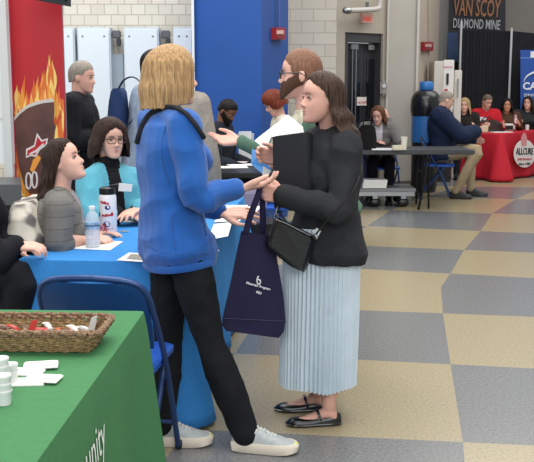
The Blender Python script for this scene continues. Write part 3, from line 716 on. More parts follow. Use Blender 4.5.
def curtain(name, px0, Y0, px1, Y1, y0, y1, lab, seed):
    a, b = PX(px0, Y0), PX(px1, Y1); za, zb = P(px0, y0, Y0).z, P(px1, y1, Y1).z; n = 150; r0, r1 = [], []
    fr, bk = [[], []], [[], []]
    for i in range(n):
        u = i/(n-1); p = a.lerp(b, u); w = .010*math.sin(u*90+seed+2*noise.noise(V((u*9, seed, 0))))
        for k, z in enumerate((.03, za+(zb-za)*u)):
            fr[k].append(p+V((0, w, z))); bk[k].append(p+V((0, w+.012, z)))
    bm = B(); rings(bm, [fr[0], fr[1], bk[1], bk[0], fr[0]], False, closed=False)
    return solo(name, bm, mat('black_curtain', '#13151c', .9, var=.2, vs=5), lab, 'curtain', (a.x/2+b.x/2, Y0, 0), world=True)
curtain('pipe_and_drape_curtain', 459, 17.7, 509, 17.6, 30.5, 31, 'black drape between the two pale poles', 0)
curtain('pipe_and_drape_curtain', 509.5, 17.6, 620, 17.4, 31, 42, 'black drape right of the second pole behind the blue sign', 4)
curtain('pipe_and_drape_curtain', 445, 18.0, 458.5, 17.9, 62, 62, 'dark drape left of the pale pole behind the white machine', 7)
for px, Y, yt, lab in ((459, 17.6, 22, 'pale drape pole on the left, below DIAMOND MINE'), (509, 17.5, 29, 'pale drape pole on the right, beside the blue sign')):
    t = thing('drape_pole', lab, 'pole', PX(px, Y)); bm = B(); tube(bm, [(0, 0, .02), (0, 0, P(px, yt, Y).z)], .022, 10); part('pole', bm, mat('pale_pole', '#b4b8bb', .35), t)
    bm = B(); box(bm, (0, 0, .01), (.4, .4, .02)); part('base_plate', bm, steel, t)
# blue sign stand
Yn = 17.2
st = thing('pop_up_sign', 'blue pop-up sign with a white swoosh and CAREER lettering', 'sign', PX(560, Yn))
bm = B(); slab(bm, [P(520.5, 50, Yn), P(610, 50, Yn), P(610, 175, Yn), P(520.5, 175, Yn)], (0, .03, 0)); part('sign_panel', bm, mat('sign_blue', '#14499c', .5, var=.04, vs=3), st, world=True, smooth=False)
bm = B(); text(bm, 'CAREER', frame(P(522.5, 89.5, Yn-.01), (1, 0, 0), (0, 0, 1)), .185, .004, bold=.006)
text(bm, 'SERVICES', frame(P(523.5, 96.5, Yn-.01), (1, 0, 0), (0, 0, 1)), .075, .004)
box(bm, P(536, 54.5, Yn-.01), (.2, .006, .11)); part('sign_lettering', bm, mat('sign_white', '#d8dde6', .5), st, world=True, smooth=False)
bm = B(); tube(bm, [P(524+20*(1-math.cos(a_*PI/16)), 82-11*math.sin(a_*PI/16), Yn-.012) for a_ in range(17)], [.005+.018*math.sin(a_*PI/16) for a_ in range(17)], 8, flat=(1, 1)); part('swoosh_logo', bm, mat('sign_white', '#d8dde6', .5), st, world=True)
bm = B(); slab(bm, [P(520.5, 57.5, Yn-.003), P(610, 57.5, Yn-.003), P(610, 58.5, Yn-.003), P(520.5, 58.5, Yn-.003)], (0, -.004, 0)); part('sign_line', bm, mat('sign_paleblue', '#5b86c6', .5), st, world=True, smooth=False)
bm = B(); box(bm, PX(560, Yn)+V((0, .02, .05)), (1.3, .3, .1)); part('stand_base', bm, steel, st, world=True)
# white machine
vm = thing('drinks_machine', 'tall white dispenser machine behind the navy-jacketed person', 'machine', PX(446, 14.8))
bm = B(); a, b = PX(433.5, 14.8), PX(453, 14.8); z = P(445, 61, 14.8).z; box(bm, ((a.x+b.x)/2, 15.05, z/2+.4), (b.x-a.x, .5, z-.8), bev=.01); part('cabinet', bm, mat('machine_white', '#cdc8c2', .4), vm, world=True)
bm = B(); box(bm, ((PX(433.5, 14.8).x+PX(453, 14.8).x)/2, 15.05, .4), (PX(453, 14.8).x-PX(433.5, 14.8).x, .48, .8)); part('dark_base', bm, black, vm, world=True)
bm = B(); a, b = PX(442.5, 14.29), PX(453, 14.29); box(bm, ((a.x+b.x)/2, 14.285, P(445, 85, 14.8).z), (b.x-a.x, .03, .75), bev=.006); part('front_panel', bm, mat('machine_front', '#dad6d2', .35), vm, world=True)
bm = B(); box(bm, P(447.5, 79, 14.26), (.035, .02, .17), bev=.005); part('handle', bm, black, vm, world=True)
bm = B(); text(bm, 'DRINKS', frame(P(443.3, 68, 14.26), (1, 0, 0), (0, 0, 1)), .04, .002); box(bm, P(446, 90, 14.27), (.05, .006, .03)); part('marking', bm, redp, vm, world=True, smooth=False)
bm = B(); a, b = PX(454.5, 15.2), PX(462, 15.2); z = P(445, 70, 15.2).z; box(bm, ((a.x+b.x)/2, 15.4, z/2), (b.x-a.x, .3, z), bev=.01); w_ = solo('white_cupboard', bm, mat('machine_white', '#cdc8c2', .4), 'narrow white cupboard between the machine and the drape pole', 'cupboard', ((a.x+b.x)/2, 15, 0), world=True)
bm = B(); box(bm, P(458, 88, 15.23), (.02, .02, .3)); part('handle', bm, steel, w_, world=True)
# round-shouldered cooler
ct = thing('drinks_cooler', 'bottle-shaped black and blue drinks cooler with blue cap', 'cooler', PX(426, 13.45)); k = 13.45/FOC*1.0
bm = B(); R = 15*k; z0, z1, z2, z3 = .04, P(426, 113, 13.45).z, P(426, 104, 13.45).z, P(426, 90, 13.45).z
zb_ = P(426, 142, 13.45).z; lathe(bm, [(R*.90, zb_), (R*.9, zb_+.03), (R*.9, z1-.02)], seg=32); part('lower_drum', bm, mat('cooler_blue', '#2b66a6', .4), ct)
bm = B(); lathe(bm, [(R*.8, z0), (R*.86, z0+.05), (R*.86, zb_)], seg=32); part('base_drum', bm, black, ct)
bm = B(); lathe(bm, [(R*.92, z1-.04), (R, z1+.03), (R, z2), (R*.96, z2+(z3-z2)*.4), (R*.86, z2+(z3-z2)*.66), (R*.68, z2+(z3-z2)*.88), (R*.45, z3)], seg=32); part('upper_drum', bm, mat('cooler_black', '#17181b', .25), ct)
bm = B(); lathe(bm, [(R*.42, z3), (R*.45, z3+.01), (R*.45, z3+.10), (R*.38, z3+.12)], seg=24); part('cap', bm, mat('cooler_cap', '#2a6cb2', .4), ct)
bm = B(); lathe(bm, [(R*.8, 0), (R*.8, .05)], seg=24); part('foot_ring', bm, black, ct)
# ================================================================ TABLES, CHAIRS, THINGS ON THEM
TH = .745
def rrect(x0, x1, y0, y1, r, step=.03, k=5):
    out = []
    def line(a, b):
        n = max(1, int((V(b)-V(a)).length/step))
        for i in range(n): out.append(V(a).lerp(V(b), i/n))
    cs = [((x1-r, y0+r), -PI/2), ((x1-r, y1-r), 0), ((x0+r, y1-r), PI/2), ((x0+r, y0+r), PI)]
    prev = None
    for i, ((cx, cy), a0) in enumerate(cs):
        arc = [V((cx+r*math.cos(a0+PI/2*j/k), cy+r*math.sin(a0+PI/2*j/k), 0)) for j in range(k+1)]
        if prev is not None: line(prev, arc[0])
        out.extend(arc[:-1]); prev = arc[-1]
        first = first if i else arc[0]
    line(prev, first)
    return out
def tablecloth(name, label, w, l, m, loc, rz, z=TH, drop=None, flare=.05, fold=.012, corner=.10, seed=0, hemcut=None, cat='tablecloth', freq=16, lift=.02):
    """cloth draped over a w x l table whose centre is loc"""
    drop = drop or z-lift; pl = rrect(-w/2, w/2, -l/2, l/2, .02); n = len(pl); lv = 14; R = []
    per = [0]
    for i in range(1, n): per.append(per[-1]+(pl[i]-pl[i-1]).length)
    for k in range(lv+1):
        u = k/lv; row = []
        for i, p in enumerate(pl):
            a, b = pl[i-1], pl[(i+1) % n]; d = (b-a).normalized(); nr = V((d.y, -d.x, 0))
            cd = min((p-V((sx*w/2, sy*l/2, 0))).length for sx in (-1, 1) for sy in (-1, 1)); cf_ = math.exp(-(cd/.13)**2)
            f = fold*math.sin(per[i]*freq+3*noise.noise(V((per[i]*1.3, seed, 0))))*u+fold*.6*noise.noise(V((per[i]*9, seed+5, u*1.5)))*u
            f *= (1-cf_); off = flare*u**1.2+f+corner*cf_*u**.9+.006*min(1, u*12)
            zz = z-drop*u-(0 if k else 0)+(.0 if k else 0)
            if k == lv: zz += .01*noise.noise(V((per[i]*3, seed, 9)))
            row.append(V((p.x, p.y, 0))+nr*off+V((0, 0, zz)))
        R.append(row)
    R[0] = [V((p.x, p.y, z+.004)) for p in pl]; R.insert(0, [V((p.x*.985, p.y*.985, z+.006)) for p in pl])
    inn = [[V((p.x*.99, p.y*.99, p.z)) for p in r] for r in R[::-1][:-2]]
    bm = B(); rings(bm, R, False); bm.faces.new([bm.verts.new(p) for p in R[0]][::-1]); bmesh.ops.remove_doubles(bm, verts=bm.verts[:], dist=.0001)
    o = solo(name, bm, m, label, cat, loc, rotz=rz)
    md = o.modifiers.new('thick', 'SOLIDIFY'); md.thickness = .003; md.offset = -1
    return o
def folding_table(label, w, l, loc, rz, topm, z=TH, group=None, name='folding_table', th=.045, inset=.12):
    t = thing(name, label, 'table', loc, rz, group)
    bm = B(); box(bm, (0, 0, z-th/2-.002), (w, l, th), bev=.008); part('tabletop', bm, topm, t)
    for sy in (-1, 1):
        for sx in (-1, 1):
            bm = B(); tube(bm, [(sx*(w/2-.12), sy*(l/2-inset-.1), z-th), (sx*(w/2-.09), sy*(l/2-inset-.02), z*.45), (sx*(w/2-.07), sy*(l/2-inset+.02), .015)], .0135, 8, 3); part('leg', bm, blackm, t)
        bm = B(); tube(bm, [(-(w/2-.11), sy*(l/2-inset-.07), z*.62), ((w/2-.11), sy*(l/2-inset-.07), z*.62)], .011, 8); part('crossbar', bm, blackm, t)
    return t
# blue table
bluec = cloth('blue_tablecloth', '#3580c2', .85, var=.05, bump=.12)
BT = (-.645, 5.33); BW, BL = .755, 2.46
folding_table('folding table hidden under the blue tablecloth', BW-.03, BL-.03, (BT[0], BT[1], 0), math.radians(-5), mat('table_grey', '#6b6d70', .5), z=TH-.006)
tablecloth('tablecloth', 'bright blue cloth on the table where the two seated people are', BW, BL, bluec, (BT[0], BT[1], 0), math.radians(-5), flare=.04, corner=.10, fold=.014, seed=2)
# green table
greenc = cloth('green_tablecloth', '#42774c', .85, var=.05, bump=.12)
GT = (-.845, S(143, 311, TH).y-.90); GL = 1.80; print('GTY', S(143,311,TH), S(37,262,TH), S(207,264,TH))
folding_table('folding table hidden under the green tablecloth', .73, GL-.03, (GT[0], GT[1], 0), math.radians(-2.4), mat('table_grey', '#6b6d70', .5), z=TH-.006)
gc = tablecloth('tablecloth', 'dark green cloth with white script in the bottom left foreground', .76, GL, greenc, (GT[0], GT[1], 0), math.radians(-2.4), flare=.035, corner=.05, fold=.010, seed=7)
# lettering on the green cloth, on its right hand side
wl = mat('white_print', '#dfe6df', .7)
# blue folding chair ------------------------------------------------
navy = mat('navy_steel', '#223d6c', .35, .3, var=.08, vs=8); navyv = mat('navy_vinyl', '#133c72', .4, var=.08, vs=6); seatv = mat('blue_seat', '#1c4fa8', .45, var=.06)
def make_chair(label, loc, rz, group='blue folding chairs', back=navyv, frm=navy, seat=seatv, sc_=1.0):
    t = thing('folding_chair', label, 'chair', loc, rz, group)
    # front-leg tube: runs from the floor in front up over the back
    for sx in (-1, 1):
        bm = B(); pts = [(sx*.225, .20, .01), (sx*.225, .02, .42), (sx*.22, -.13, .66), (sx*.205, -.19, .765), (sx*.15, -.215, .81), (0, -.222, .822)]
        tube(bm, pts, .0125, 10, 4); part('front_leg', bm, frm, t)
        bm = B(); tube(bm, [(sx*.195, .12, .43), (sx*.195, -.06, .20), (sx*.195, -.24, .01)], .0115, 8, 2); part('rear_leg', bm, frm, t)
        bm = B(); tube(bm, [(sx*.225, .20, .014), (sx*.225, .203, .03)], .016, 8); part('foot_cap', bm, black, t)
        bm = B(); tube(bm, [(sx*.195, -.24, .014), (sx*.195, -.238, .03)], .015, 8); part('foot_cap', bm, black, t)
    bm = B(); rs = []
    for k, (z, y) in enumerate(((.52, -.075), (.56, -.095), (.62, -.125), (.68, -.152), (.74, -.182), (.785, -.203), (.805, -.212))):
        w = (.20, .205, .207, .207, .204, .19, .15)[k]; fr, bk = [], []
        for j in range(13):
            u = j/12*2-1; x = u*w; yy = y-.025*(1-u*u)
            fr.append(V((x, yy+.006, z))); bk.append(V((x, yy-.006, z)))
        rs.append(fr+bk[::-1])
    rings(bm, rs); part('backrest', bm, back, t)
    for sx in (-1, 0, 1):
        bm = B(); ball(bm, (sx*.15, -.128-.028*(1-sx*sx), .60), .006, 8); ball(bm, (sx*.15, -.155-.03*(1-sx*sx), .655), .006, 8); part('rivet', bm, steel, t)
    bm = B(); rs = []
    for z, k in ((.425, .94), (.432, 1), (.452, 1), (.458, .95)):
        rs.append([V((p.x*k, p.y*k+.01, z)) for p in rrect(-.212, .212, -.17, .24, .06, .05)])
    rings(bm, rs); part('seat', bm, seat, t)
    for z, y, x in ((.14, .145, .22), (.13, -.13, .195)):
        bm = B(); tube(bm, [(-x, y, z), (x, y, z)], .009, 8); part('crossbar', bm, frm, t)
    return t
fx = S(178.5, 449); yaw = math.radians(-8)
Rm = Matrix.Rotation(yaw, 3, 'Z'); loc = V((fx.x, fx.y, 0))-Rm @ V((.225, .20, 0))
ch0 = make_chair('empty blue folding chair in front of the blue table', loc, yaw)
def at_chair(px, py, rz, label):  # px,py: a floor pixel
    return dup(ch0, S(px, py), rz, label)
# ------------------------------------------------ things on the green table
def basket():
    M = Matrix.Translation(V((0, 0, 0))); cx, cy = S(102, 350, TH).x-.205, S(60, 355, TH).y+.085
    t = thing('wicker_basket', 'brown woven tray basket on the green cloth', 'basket', (cx, cy, TH+.007), math.radians(-3))
    light = mat('wicker_straw', '#9c8158', .8, vs=90, col2='#6b5233', var=.1, bump=.5, bs=150); dark = mat('wicker_dark', '#4e372a', .8, vs=120, col2='#9a7c5c', var=.1, bump=.5, bs=150)
    def coil(z, hx, hy, r, m, nm, bm, ph):
        pl = rrect(-hx, hx, -hy, hy, .035, .012); pts = []
        for i, p in enumerate(pl):
            a, b = pl[i-1], pl[(i+1) % len(pl)]; d = (b-a).normalized(); nr = V((d.y, -d.x, 0))
            pts.append(p+nr*.0035*math.sin(i*1.9+ph)+V((0, 0, z+.0018*math.cos(i*1.9+ph))))
        tube(bm, pts+[pts[0]], r, 6, caps=False)
    bm = B()
    for k in range(7): coil(.006+k*.0072, .185+k*.0042, .080+k*.0038, .0052, light, 'x', bm, k*PI)
    part('woven_side', bm, light, t)
    bm = B()
    for k in range(2): coil(.058+k*.0085, .217+k*.004, .108+k*.003, .0068, dark, 'x', bm, k*2.2)
    for k in range(2): coil(.0605+k*.0085, .213+k*.004, .104+k*.003, .0062, dark, 'x', bm, 1+k*2.2)
    part('braided_rim', bm, dark, t)
    bm = B(); box(bm, (0, 0, .005), (.37, .16, .008), bev=.003); part('base', bm, light, t)
    random.seed(3)
    cols = [('white', '#d8d3cc'), ('red', '#b8352f'), ('white', '#d8d3cc'), ('orange', '#c96b48'), ('clear', '#b8b5ae'), ('brown', '#6d5140')]
    for i in range(26):
        cn_, cc = cols[i % 6]; x = -.17+.34*((i*7) % 13)/12; y = -.055+.11*((i*5) % 8)/7; a = random.uniform(0, PI)
        bm = B(); tube(bm, [(-.016, 0, 0), (.016, 0, 0)], .009, 8); 
        for q in (-1, 1): rings(bm, [sell(V((q*(.022+u*.016), 0, 0)), V((0, 1, 0)), V((0, 0, 1)), .003+u*.009, .002+u*.001, 2, 8) for u in (0, 1)])
        spot = 'left' if x < -.06 else 'right' if x > .08 else 'middle'
        o = solo('wrapped_candy', bm, mat('wrapper_'+cn_, cc, .3), cn_+' wrapped sweet lying in the '+spot+' of the woven basket', 'candy', (cx+x, cy+y, TH+.034+(i % 3)*.011), 'wrapped sweets in the basket', rotz=a)
    # taller folded wrappers sticking up
    for x, y, h, m, lb in ((-.19+.0, .0, .05, 'wrapper_white', 'upright white wrapper sticking out of the left of the basket'), (.17, -.05, .075, 'wrapper_clear', 'tall clear wrapper leaning on the right end of the basket'), (-.02, .0, .05, 'wrapper_red', 'red sweet wrapper standing in the middle of the basket')):
        bm = B(); slab(bm, [(-.012, 0, 0), (.012, 0, 0), (.026, .006, h), (.008, .006, h*.9)], (0, .003, 0)); ball(bm, (0, 0, .004), (.013, .009, .009), 8)
        solo('wrapped_candy', bm, MATS[m], lb, 'candy', (cx+x, cy+y, TH+.035), 'wrapped sweets in the basket', smooth=False)
basket()
def cup_stack(px, pyb, n, r, h, lab):
    p = S(px, pyb, TH+.006)
    for k in range(n):
        bm = B(); lathe(bm, [(r*.80, 0), (r*.84, .003), (r*.94, h-.006), (r, h-.004), (r*1.02, h), (r*.98, h+.002), (r*.9, h), (r*.78, .006)], seg=28)
        solo('paper_cup', bm, mat('cup_white', '#dcdcda', .5), 'small white cup, '+('topmost' if k == n-1 else 'bottom' if k == 0 else 'middle')+' of the '+lab, 'cup', (p.x, p.y, p.z+k*(h*.52)), 'white cups on the green table')
cup_stack(2, 393, 4, .021, .036, 'tall back stack at the left edge')
cup_stack(11, 383, 2, .020, .034, 'short stack beside the white packets')
cup_stack(4, 404, 3, .021, .036, 'front stack at the left edge')
for i, (px, py, rz, lab) in enumerate(((26, 373, -.15, 'back left'), (41, 368, .2, 'back right'), (27, 383, .1, 'front left'), (43, 381.5, -.12, 'front right'))):
    p = S(px, py, TH+.006); bm = B()
    rs = []
    for z, k in ((0, 1), (.003, 1.0), (.006, .9)): rs.append([V((q.x*k, q.y*k, z)) for q in rrect(-.047, .047, -.030, .030, .003, .02, 2)])
    rings(bm, rs)
    o = solo('white_sachet', bm, mat('sachet_paper', '#e4e2dc', .6), 'flat white packet beside the cups, '+lab+' of four', 'packet', (p.x, p.y, TH+.0065+(.006 if i == 3 else .0062 if i == 1 else 0)), 'white packets on the green table', rotz=rz)
    bm = B(); box(bm, (.0, 0, .0062), (.003, .05, .0006)); part('seam', bm, mat('sachet_seam', '#c8c6c0', .6), o)
# ------------------------------------------------ things on the blue table
zt_ = TH+.006
def paper(pts, label, m=None, z=zt_, name='paper_sheet', cat='paper', kids=None, th=.002, group=None):
    ps = [S(x, y, z+.003) for x, y in pts]; c = sum(ps, V((0, 0, 0)))/len(ps); c.z = z+.003
    bm = B(); slab(bm, ps, (0, 0, -th)); o = solo(name, bm, m or mat('sheet_white', '#e3e2de', .7), label, cat, c, group, world=True, smooth=False)
    for nm, pp, mm in kids or []:
        bm = B(); slab(bm, [S(x, y, z+.0034) for x, y in pp], (0, 0, .0005)); part(nm, bm, mm, o, world=True, smooth=False)
    return o
gph = mat('photo_grey', '#8a8278', .5, var=.35, vs=60); pinkph = mat('photo_tan', '#a59a8e', .5, var=.3, vs=70)
paper([(63, 248), (80.5, 239.5), (123, 241.4), (110, 250)], 'blank white sheet under the water bottle')
paper([(117, 260), (129, 252.5), (152, 254), (148, 262)], 'brochure with a grey photo, beside the blue jacket hem', name='brochure', cat='brochure', kids=[('photo', [(126, 259), (131, 254), (150, 255), (147, 260.5)], gph)])
paper([(119, 221.5), (136, 211), (160, 213), (152, 223)], 'printed brochure in front of the teal-jacketed person', name='brochure', cat='brochure', kids=[('photo', [(124, 220), (137, 212.5), (157, 214), (150, 221.5)], pinkph)])
paper([(205, 262), (212, 250), (219, 250), (214, 263)], 'small white card at the right edge of the blue table')
paper([(207, 240), (214, 224), (232, 222), (228, 236)], 'white handout under the blonde person\'s lower hand')
paper([(214, 222), (226, 205), (248, 205), (240, 221)], 'white leaflet near the table edge behind the lowered hand', z=zt_+.004)
paper([(222, 215), (238, 207), (262, 206), (254, 214)], 'white page at the far right end of the blue table', z=zt_+.0)
paper([(127, 211), (139, 204), (150, 204), (146, 211)], 'grey leaflet under the teal-jacketed person\'s hand', m=mat('leaflet_grey', '#b8bcc2', .6), z=zt_+.004)
# water bottle
p = S(93, 247, zt_+.003); wb = thing('water_bottle', 'clear plastic water bottle on the white sheet', 'bottle', p)
k = .0365
bm = B(); prof = [(k*.9, 0), (k, .01), (k, .035), (k*.93, .042), (k, .05), (k, .075), (k*.94, .082), (k, .09), (k, .125), (k*.95, .135), (k*.75, .158), (k*.42, .175), (k*.36, .18), (k*.36, .186)]
lathe(bm, prof, seg=28); part('bottle_body', bm, mat('clear_plastic', '#e6eef2', .12, alpha=.38), wb)
bm = B(); lathe(bm, [(k*.40, .184), (k*.41, .186), (k*.41, .198), (k*.36, .2)], seg=20); part('cap', bm, mat('cap_white', '#e8e8e8', .4), wb)
bm = B(); lathe(bm, [(k*1.015, .092), (k*1.015, .124)], seg=28); l_ = part('label', bm, mat('bottle_label', '#8fb2cf', .4, var=.5, vs=50, alpha=.8), wb)
bm = B(); lathe(bm, [(k*1.025, .106), (k*1.025, .111)], seg=28); part('label_band', bm, mat('label_dark', '#22303c', .4), l_)
bm = B(); lathe(bm, [(k*.9, .004), (k*.95, .01), (k*.95, .098)], seg=24); part('water', bm, mat('water', '#dfe9ee', .05, alpha=.3), wb)
# tumbler
p = S(108.5, 236, zt_); tb = thing('tumbler', 'tall white insulated tumbler with red and blue logos', 'tumbler', p); k = .0455
bm = B(); lathe(bm, [(k*.92, 0), (k, .008), (k, .205), (k*.9, .222)], seg=32); part('body', bm, mat('tumbler_white', '#e4e4e8', .35), tb)
bm = B(); lathe(bm, [(k*.92, .22), (k*.94, .224), (k*.90, .252), (k*.5, .258)], seg=28); lid = part('lid', bm, black, tb)
bm = B(); tube(bm, [(0, .01, .25), (.02, 0, .262), (.045, -.01, .268), (.055, -.012, .27)], .008, 10, 3, flat=(1.4, .8)); part('spout', bm, black, lid)
def wrap(s_, size, ang, z, m, tilt=0, bold=.001, nm='logo_text'):
    bm = B(); text(bm, s_, Matrix.Rotation(tilt, 4, 'Z'), size, .0012, bold=bold)
    for v in bm.verts:
        a = ang+v.co.x/k; r = k*1.012+v.co.z; v.co = V((math.sin(a)*r, -math.cos(a)*r, z+v.co.y))
    part(nm, bm, m, tb, smooth=False)
lr, lb = mat('logo_red', '#b3202f', .5), mat('logo_blue', '#1e2f66', .5)
wrap('PA', .040, -.95, .028, lr); wrap('Phillies', .019, -.55, .105, lr, .15); wrap('Phillies', .018, -.75, .178, lr, -.15); wrap('76', .020, -.55, .055, lr)
def disc(ang, z, a_, b_, m, nm='logo_mark'):
    bm = B(); n = 20; pts = [(a_*math.cos(2*PI*i/n), b_*math.sin(2*PI*i/n)) for i in range(n)]
    vs = [[], []]
    for x, y in pts:
        for q, rr in ((0, k*1.004), (1, k*1.016)):
            aa = ang+x/k; vs[q].append(V((math.sin(aa)*rr, -math.cos(aa)*rr, z+y)))
    rings(bm, vs); part(nm, bm, m, tb)
disc(-.0, .068, .018, .016, lb); disc(.15, .155, .015, .012, lb); disc(-1.0, .118, .008, .013, mat('logo_black', '#22242a', .5)); disc(.65, .12, .008, .01, lr); disc(.3, .045, .02, .004, lr)
# keys / lanyard by the tumbler
p = S(121, 232, zt_); ks = thing('key_ring', 'small bunch of keys on the blue table beside the tumbler', 'keys', p)
bm = B(); tube(bm, [(.012*math.cos(a*PI/6), .012*math.sin(a*PI/6), .003) for a in range(13)], .0016, 6, caps=False); part('ring', bm, steel, ks)
for a in (-.4, .5, 1.3):
    bm = B(); M1 = Matrix.Rotation(a, 4, 'Z'); tube(bm, [M1 @ V((.012, 0, .003)), M1 @ V((.045, 0, .003))], .003, 6, flat=(1, .5)); ball(bm, M1 @ V((.018, 0, .004)), (.009, .009, .002), 8); part('key', bm, steel, ks)
# ------------------------------------------------ mid background black table and what is on it
t = folding_table('black folding table by the blue column, heaped with papers', 1.5, .75, (P(232, 160, 8.6).x+.35, 8.75, 0), 0, mat('table_black', '#17181a', .4))
yt = 8.6; zt2 = TH+.001
def pp(px, py, s=.2, rz=0, lab='', m=None, dz=0):
    p = S(px, py, zt2); bm = B(); rs = []
    for z_, k_ in ((0, 1), (.004, 1)): rs.append([V((q.x*k_, q.y*k_, z_)) for q in rrect(-s*.5, s*.5, -s*.38, s*.38, .004, .1, 2)])
    rings(bm, rs); return solo('paper_sheet', bm, m or mat('sheet_white', '#e3e2de', .7), lab, 'paper', (p.x, p.y, zt2+dz), rotz=rz, smooth=False)
pp(233, 167.3, .28, .1, 'white sheet on the black table nearest its left corner'); pp(241, 165.5, .26, .3, 'white sheet on the black table under the plastic bin', dz=.005); pp(236, 163.3, .22, -.2, 'pinkish sheet at the back of the black table', mat('sheet_pink', '#d7c9c6', .7), dz=.010)
# clear plastic bins
def bin_(loc, w, d, h, lab, tint='#d5dde2', rz=0):
    t = thing('plastic_bin', lab, 'bin', loc, rz); bm = B(); rs = []
    for z, k in ((0, .85), (.005, .88), (h, 1), (h+.008, 1.05), (h+.008, .97), (.012, .84)): rs.append([V((q.x*k, q.y*k, z)) for q in rrect(-w/2, w/2, -d/2, d/2, .02, .1, 3)])
    rings(bm, rs); part('bin_body', bm, mat('bin_plastic_'+tint[1:], tint, .25, alpha=.55), t)
    bm = B(); rings(bm, [[V((q.x*1.06, q.y*1.06, z)) for q in rrect(-w/2, w/2, -d/2, d/2, .02, .1, 3)] for z in (h+.0, h+.012)], False); bm.free(); return t
bin_(S(246, 160.5, zt2)+V((0, .05, .0)), .17, .14, .27, 'clear tall plastic holder above the green sleeve')
bm = B(); p = S(245, 162, zt2); box(bm, (p.x, p.y+.09, zt2+.16), (.13, .02, .30)); solo('leaflet_stack', bm, mat('leaflet_pale', '#cfd3d6', .6), 'pale leaflets standing upright in the clear holder', 'leaflets', (p.x, p.y+.09, zt2+.01), world=True)
sb = bin_((P(240, 190, 6.95).x, 6.95, .52), .42, .3, .21, 'pale purple see-through storage bin beyond the far end of the blue table', '#a9a3bd')
bm = B(); box(bm, (P(240, 190, 6.95).x, 6.95, .26), (.5, .4, .518), bev=.01); solo('black_crate', bm, black, 'black crate under the see-through bin beyond the blue table', 'crate', (P(240, 190, 6.95).x, 6.95, 0), world=True)
# ------------------------------------------------ right background
blk = mat('table_black', '#17181a', .4)
rt = thing('folding_table', 'long grey-black folding table in front of the person leaning on a hand', 'table', (P(410, 150, 11.0).x, 11.65, 0))
a, b = P(340, 150, 11.38).x, P(475, 150, 11.38).x; cx = (a+b)/2-rt.location.x
bm = B(); box(bm, (cx, .1, TH-.03), (b-a, .76, .055), bev=.012); part('tabletop', bm, mat('table_charcoal', '#35373a', .45, var=.1), rt)
for px, s_ in ((432, 1), (348, -1)):
    x0 = P(px, 150, 11).x-rt.location.x
    for yy, dx in ((-.22, -.03), (.40, .04)):
        bm = B(); tube(bm, [(x0+.02, yy+.05, TH-.05), (x0, yy+.02, .4), (x0+s_*dx-.04*s_, yy, .012)], .015, 8, 3); part('leg', bm, blackm, rt)
        bm = B(); tube(bm, [(x0+.06, yy+.05, TH-.05), (x0+.05, yy+.02, .4), (x0+.07*s_, yy+.1, .012)], .013, 8, 3); part('leg', bm, blackm, rt)
    bm = B(); tube(bm, [(x0, -.2, .45), (x0, .42, .45)], .01, 8); part('crossbar', bm, blackm, rt)
# cart
kt = thing('flat_cart', 'low grey platform cart on casters under the long table', 'cart', S(395, 206))
x0, x1 = P(330, 190, 11.2).x-kt.location.x, P(422, 190, 11.2).x-kt.location.x
bm = B(); box(bm, ((x0+x1)/2, .12, .22), (x1-x0, .55, .05), bev=.008); part('platform', bm, mat('cart_grey', '#7f8082', .4, .2), kt)
bm = B(); box(bm, ((x0+x1)/2, -.16, .175), (x1-x0-.04, .03, .05)); part('edge_rail', bm, steel, kt)
for x in (x0+.12, x1-.15, (x0+x1)/2+.05):
    for y in (-.1, .32):
        bm = B(); tube(bm, [(x-.022, y, .06), (x+.022, y, .06)], .055, 14); w_ = part('caster_wheel', bm, black, kt)
        bm = B(); box(bm, (x, y, .14), (.06, .05, .09)); part('caster_fork', bm, steel, w_)
p = P(374, 187, 11.7); z = kt.location.z+.247
for i in range(3):
    bm = B(); box(bm, (0, 0, .018), (.30, .22, .034), bev=.002); solo('paper_ream', bm, mat('sheet_white', '#e3e2de', .7), ['bottom', 'middle', 'top'][i]+' white paper ream stacked on the platform cart', 'paper ream', (p.x+i*.004, 11.75, z+i*.035), 'paper reams on the cart', rotz=.02*i)
# things on the long table
zt3 = TH; dY3 = .45
p = P(402, 139, 11.0); bm = B(); lathe(bm, [(.03, 0), (.042, .15), (.044, .152), (.044, .158), (.03, .16)], seg=20); solo('paper_cup', bm, mat('cup_cream', '#d5d0c2', .5), 'white takeaway coffee cup on the long table', 'cup', (P(404, 148, 11.4).x, 11.4, zt3))
for px, lab, w in ((385, 'open white booklet in front of the person leaning on her hand', .34), ):
    bm = B(); slab(bm, [(-w/2, -.1, 0), (0, -.1, .0), (0, .1, .0), (-w/2, .1, .0)], (0, 0, .012)); slab(bm, [(.001, -.1, 0), (w/2, -.1, .0), (w/2, .1, .0), (.001, .1, .0)], (0, 0, .012)); solo('booklet', bm, mat('booklet_paper', '#d9d9dc', .6), lab, 'booklet', (P(px, 148, 11.45).x, 11.45, zt3), smooth=False)
bm = B(); box(bm, (0, 0, .03), (.13, .1, .06), bev=.01); solo('cream_box', bm, mat('box_cream', '#c9c2ab', .6), 'small cream box beside the takeaway cup', 'box', (P(397, 148, 11.4).x, 11.36, zt3))
bk = thing('tote_bag', 'black bag standing on the long table by the dark-haired person', 'bag', (P(367, 148, 11.5).x, 11.5, zt3))
bm = B(); rings(bm, [sell(V((0, 0, z)), V((1, 0, 0)), V((0, 1, 0)), a_, .05, 3, 16) for z, a_ in ((0, .11), (.12, .12), (.26, .10), (.30, .07))]); part('bag_body', bm, cloth('bag_black', '#141416'), bk)
bm = B(); tube(bm, [(-.05, 0, .29), (-.04, 0, .36), (.04, 0, .36), (.05, 0, .29)], .007, 8, 3); part('handle', bm, MATS['bag_black'], bk)
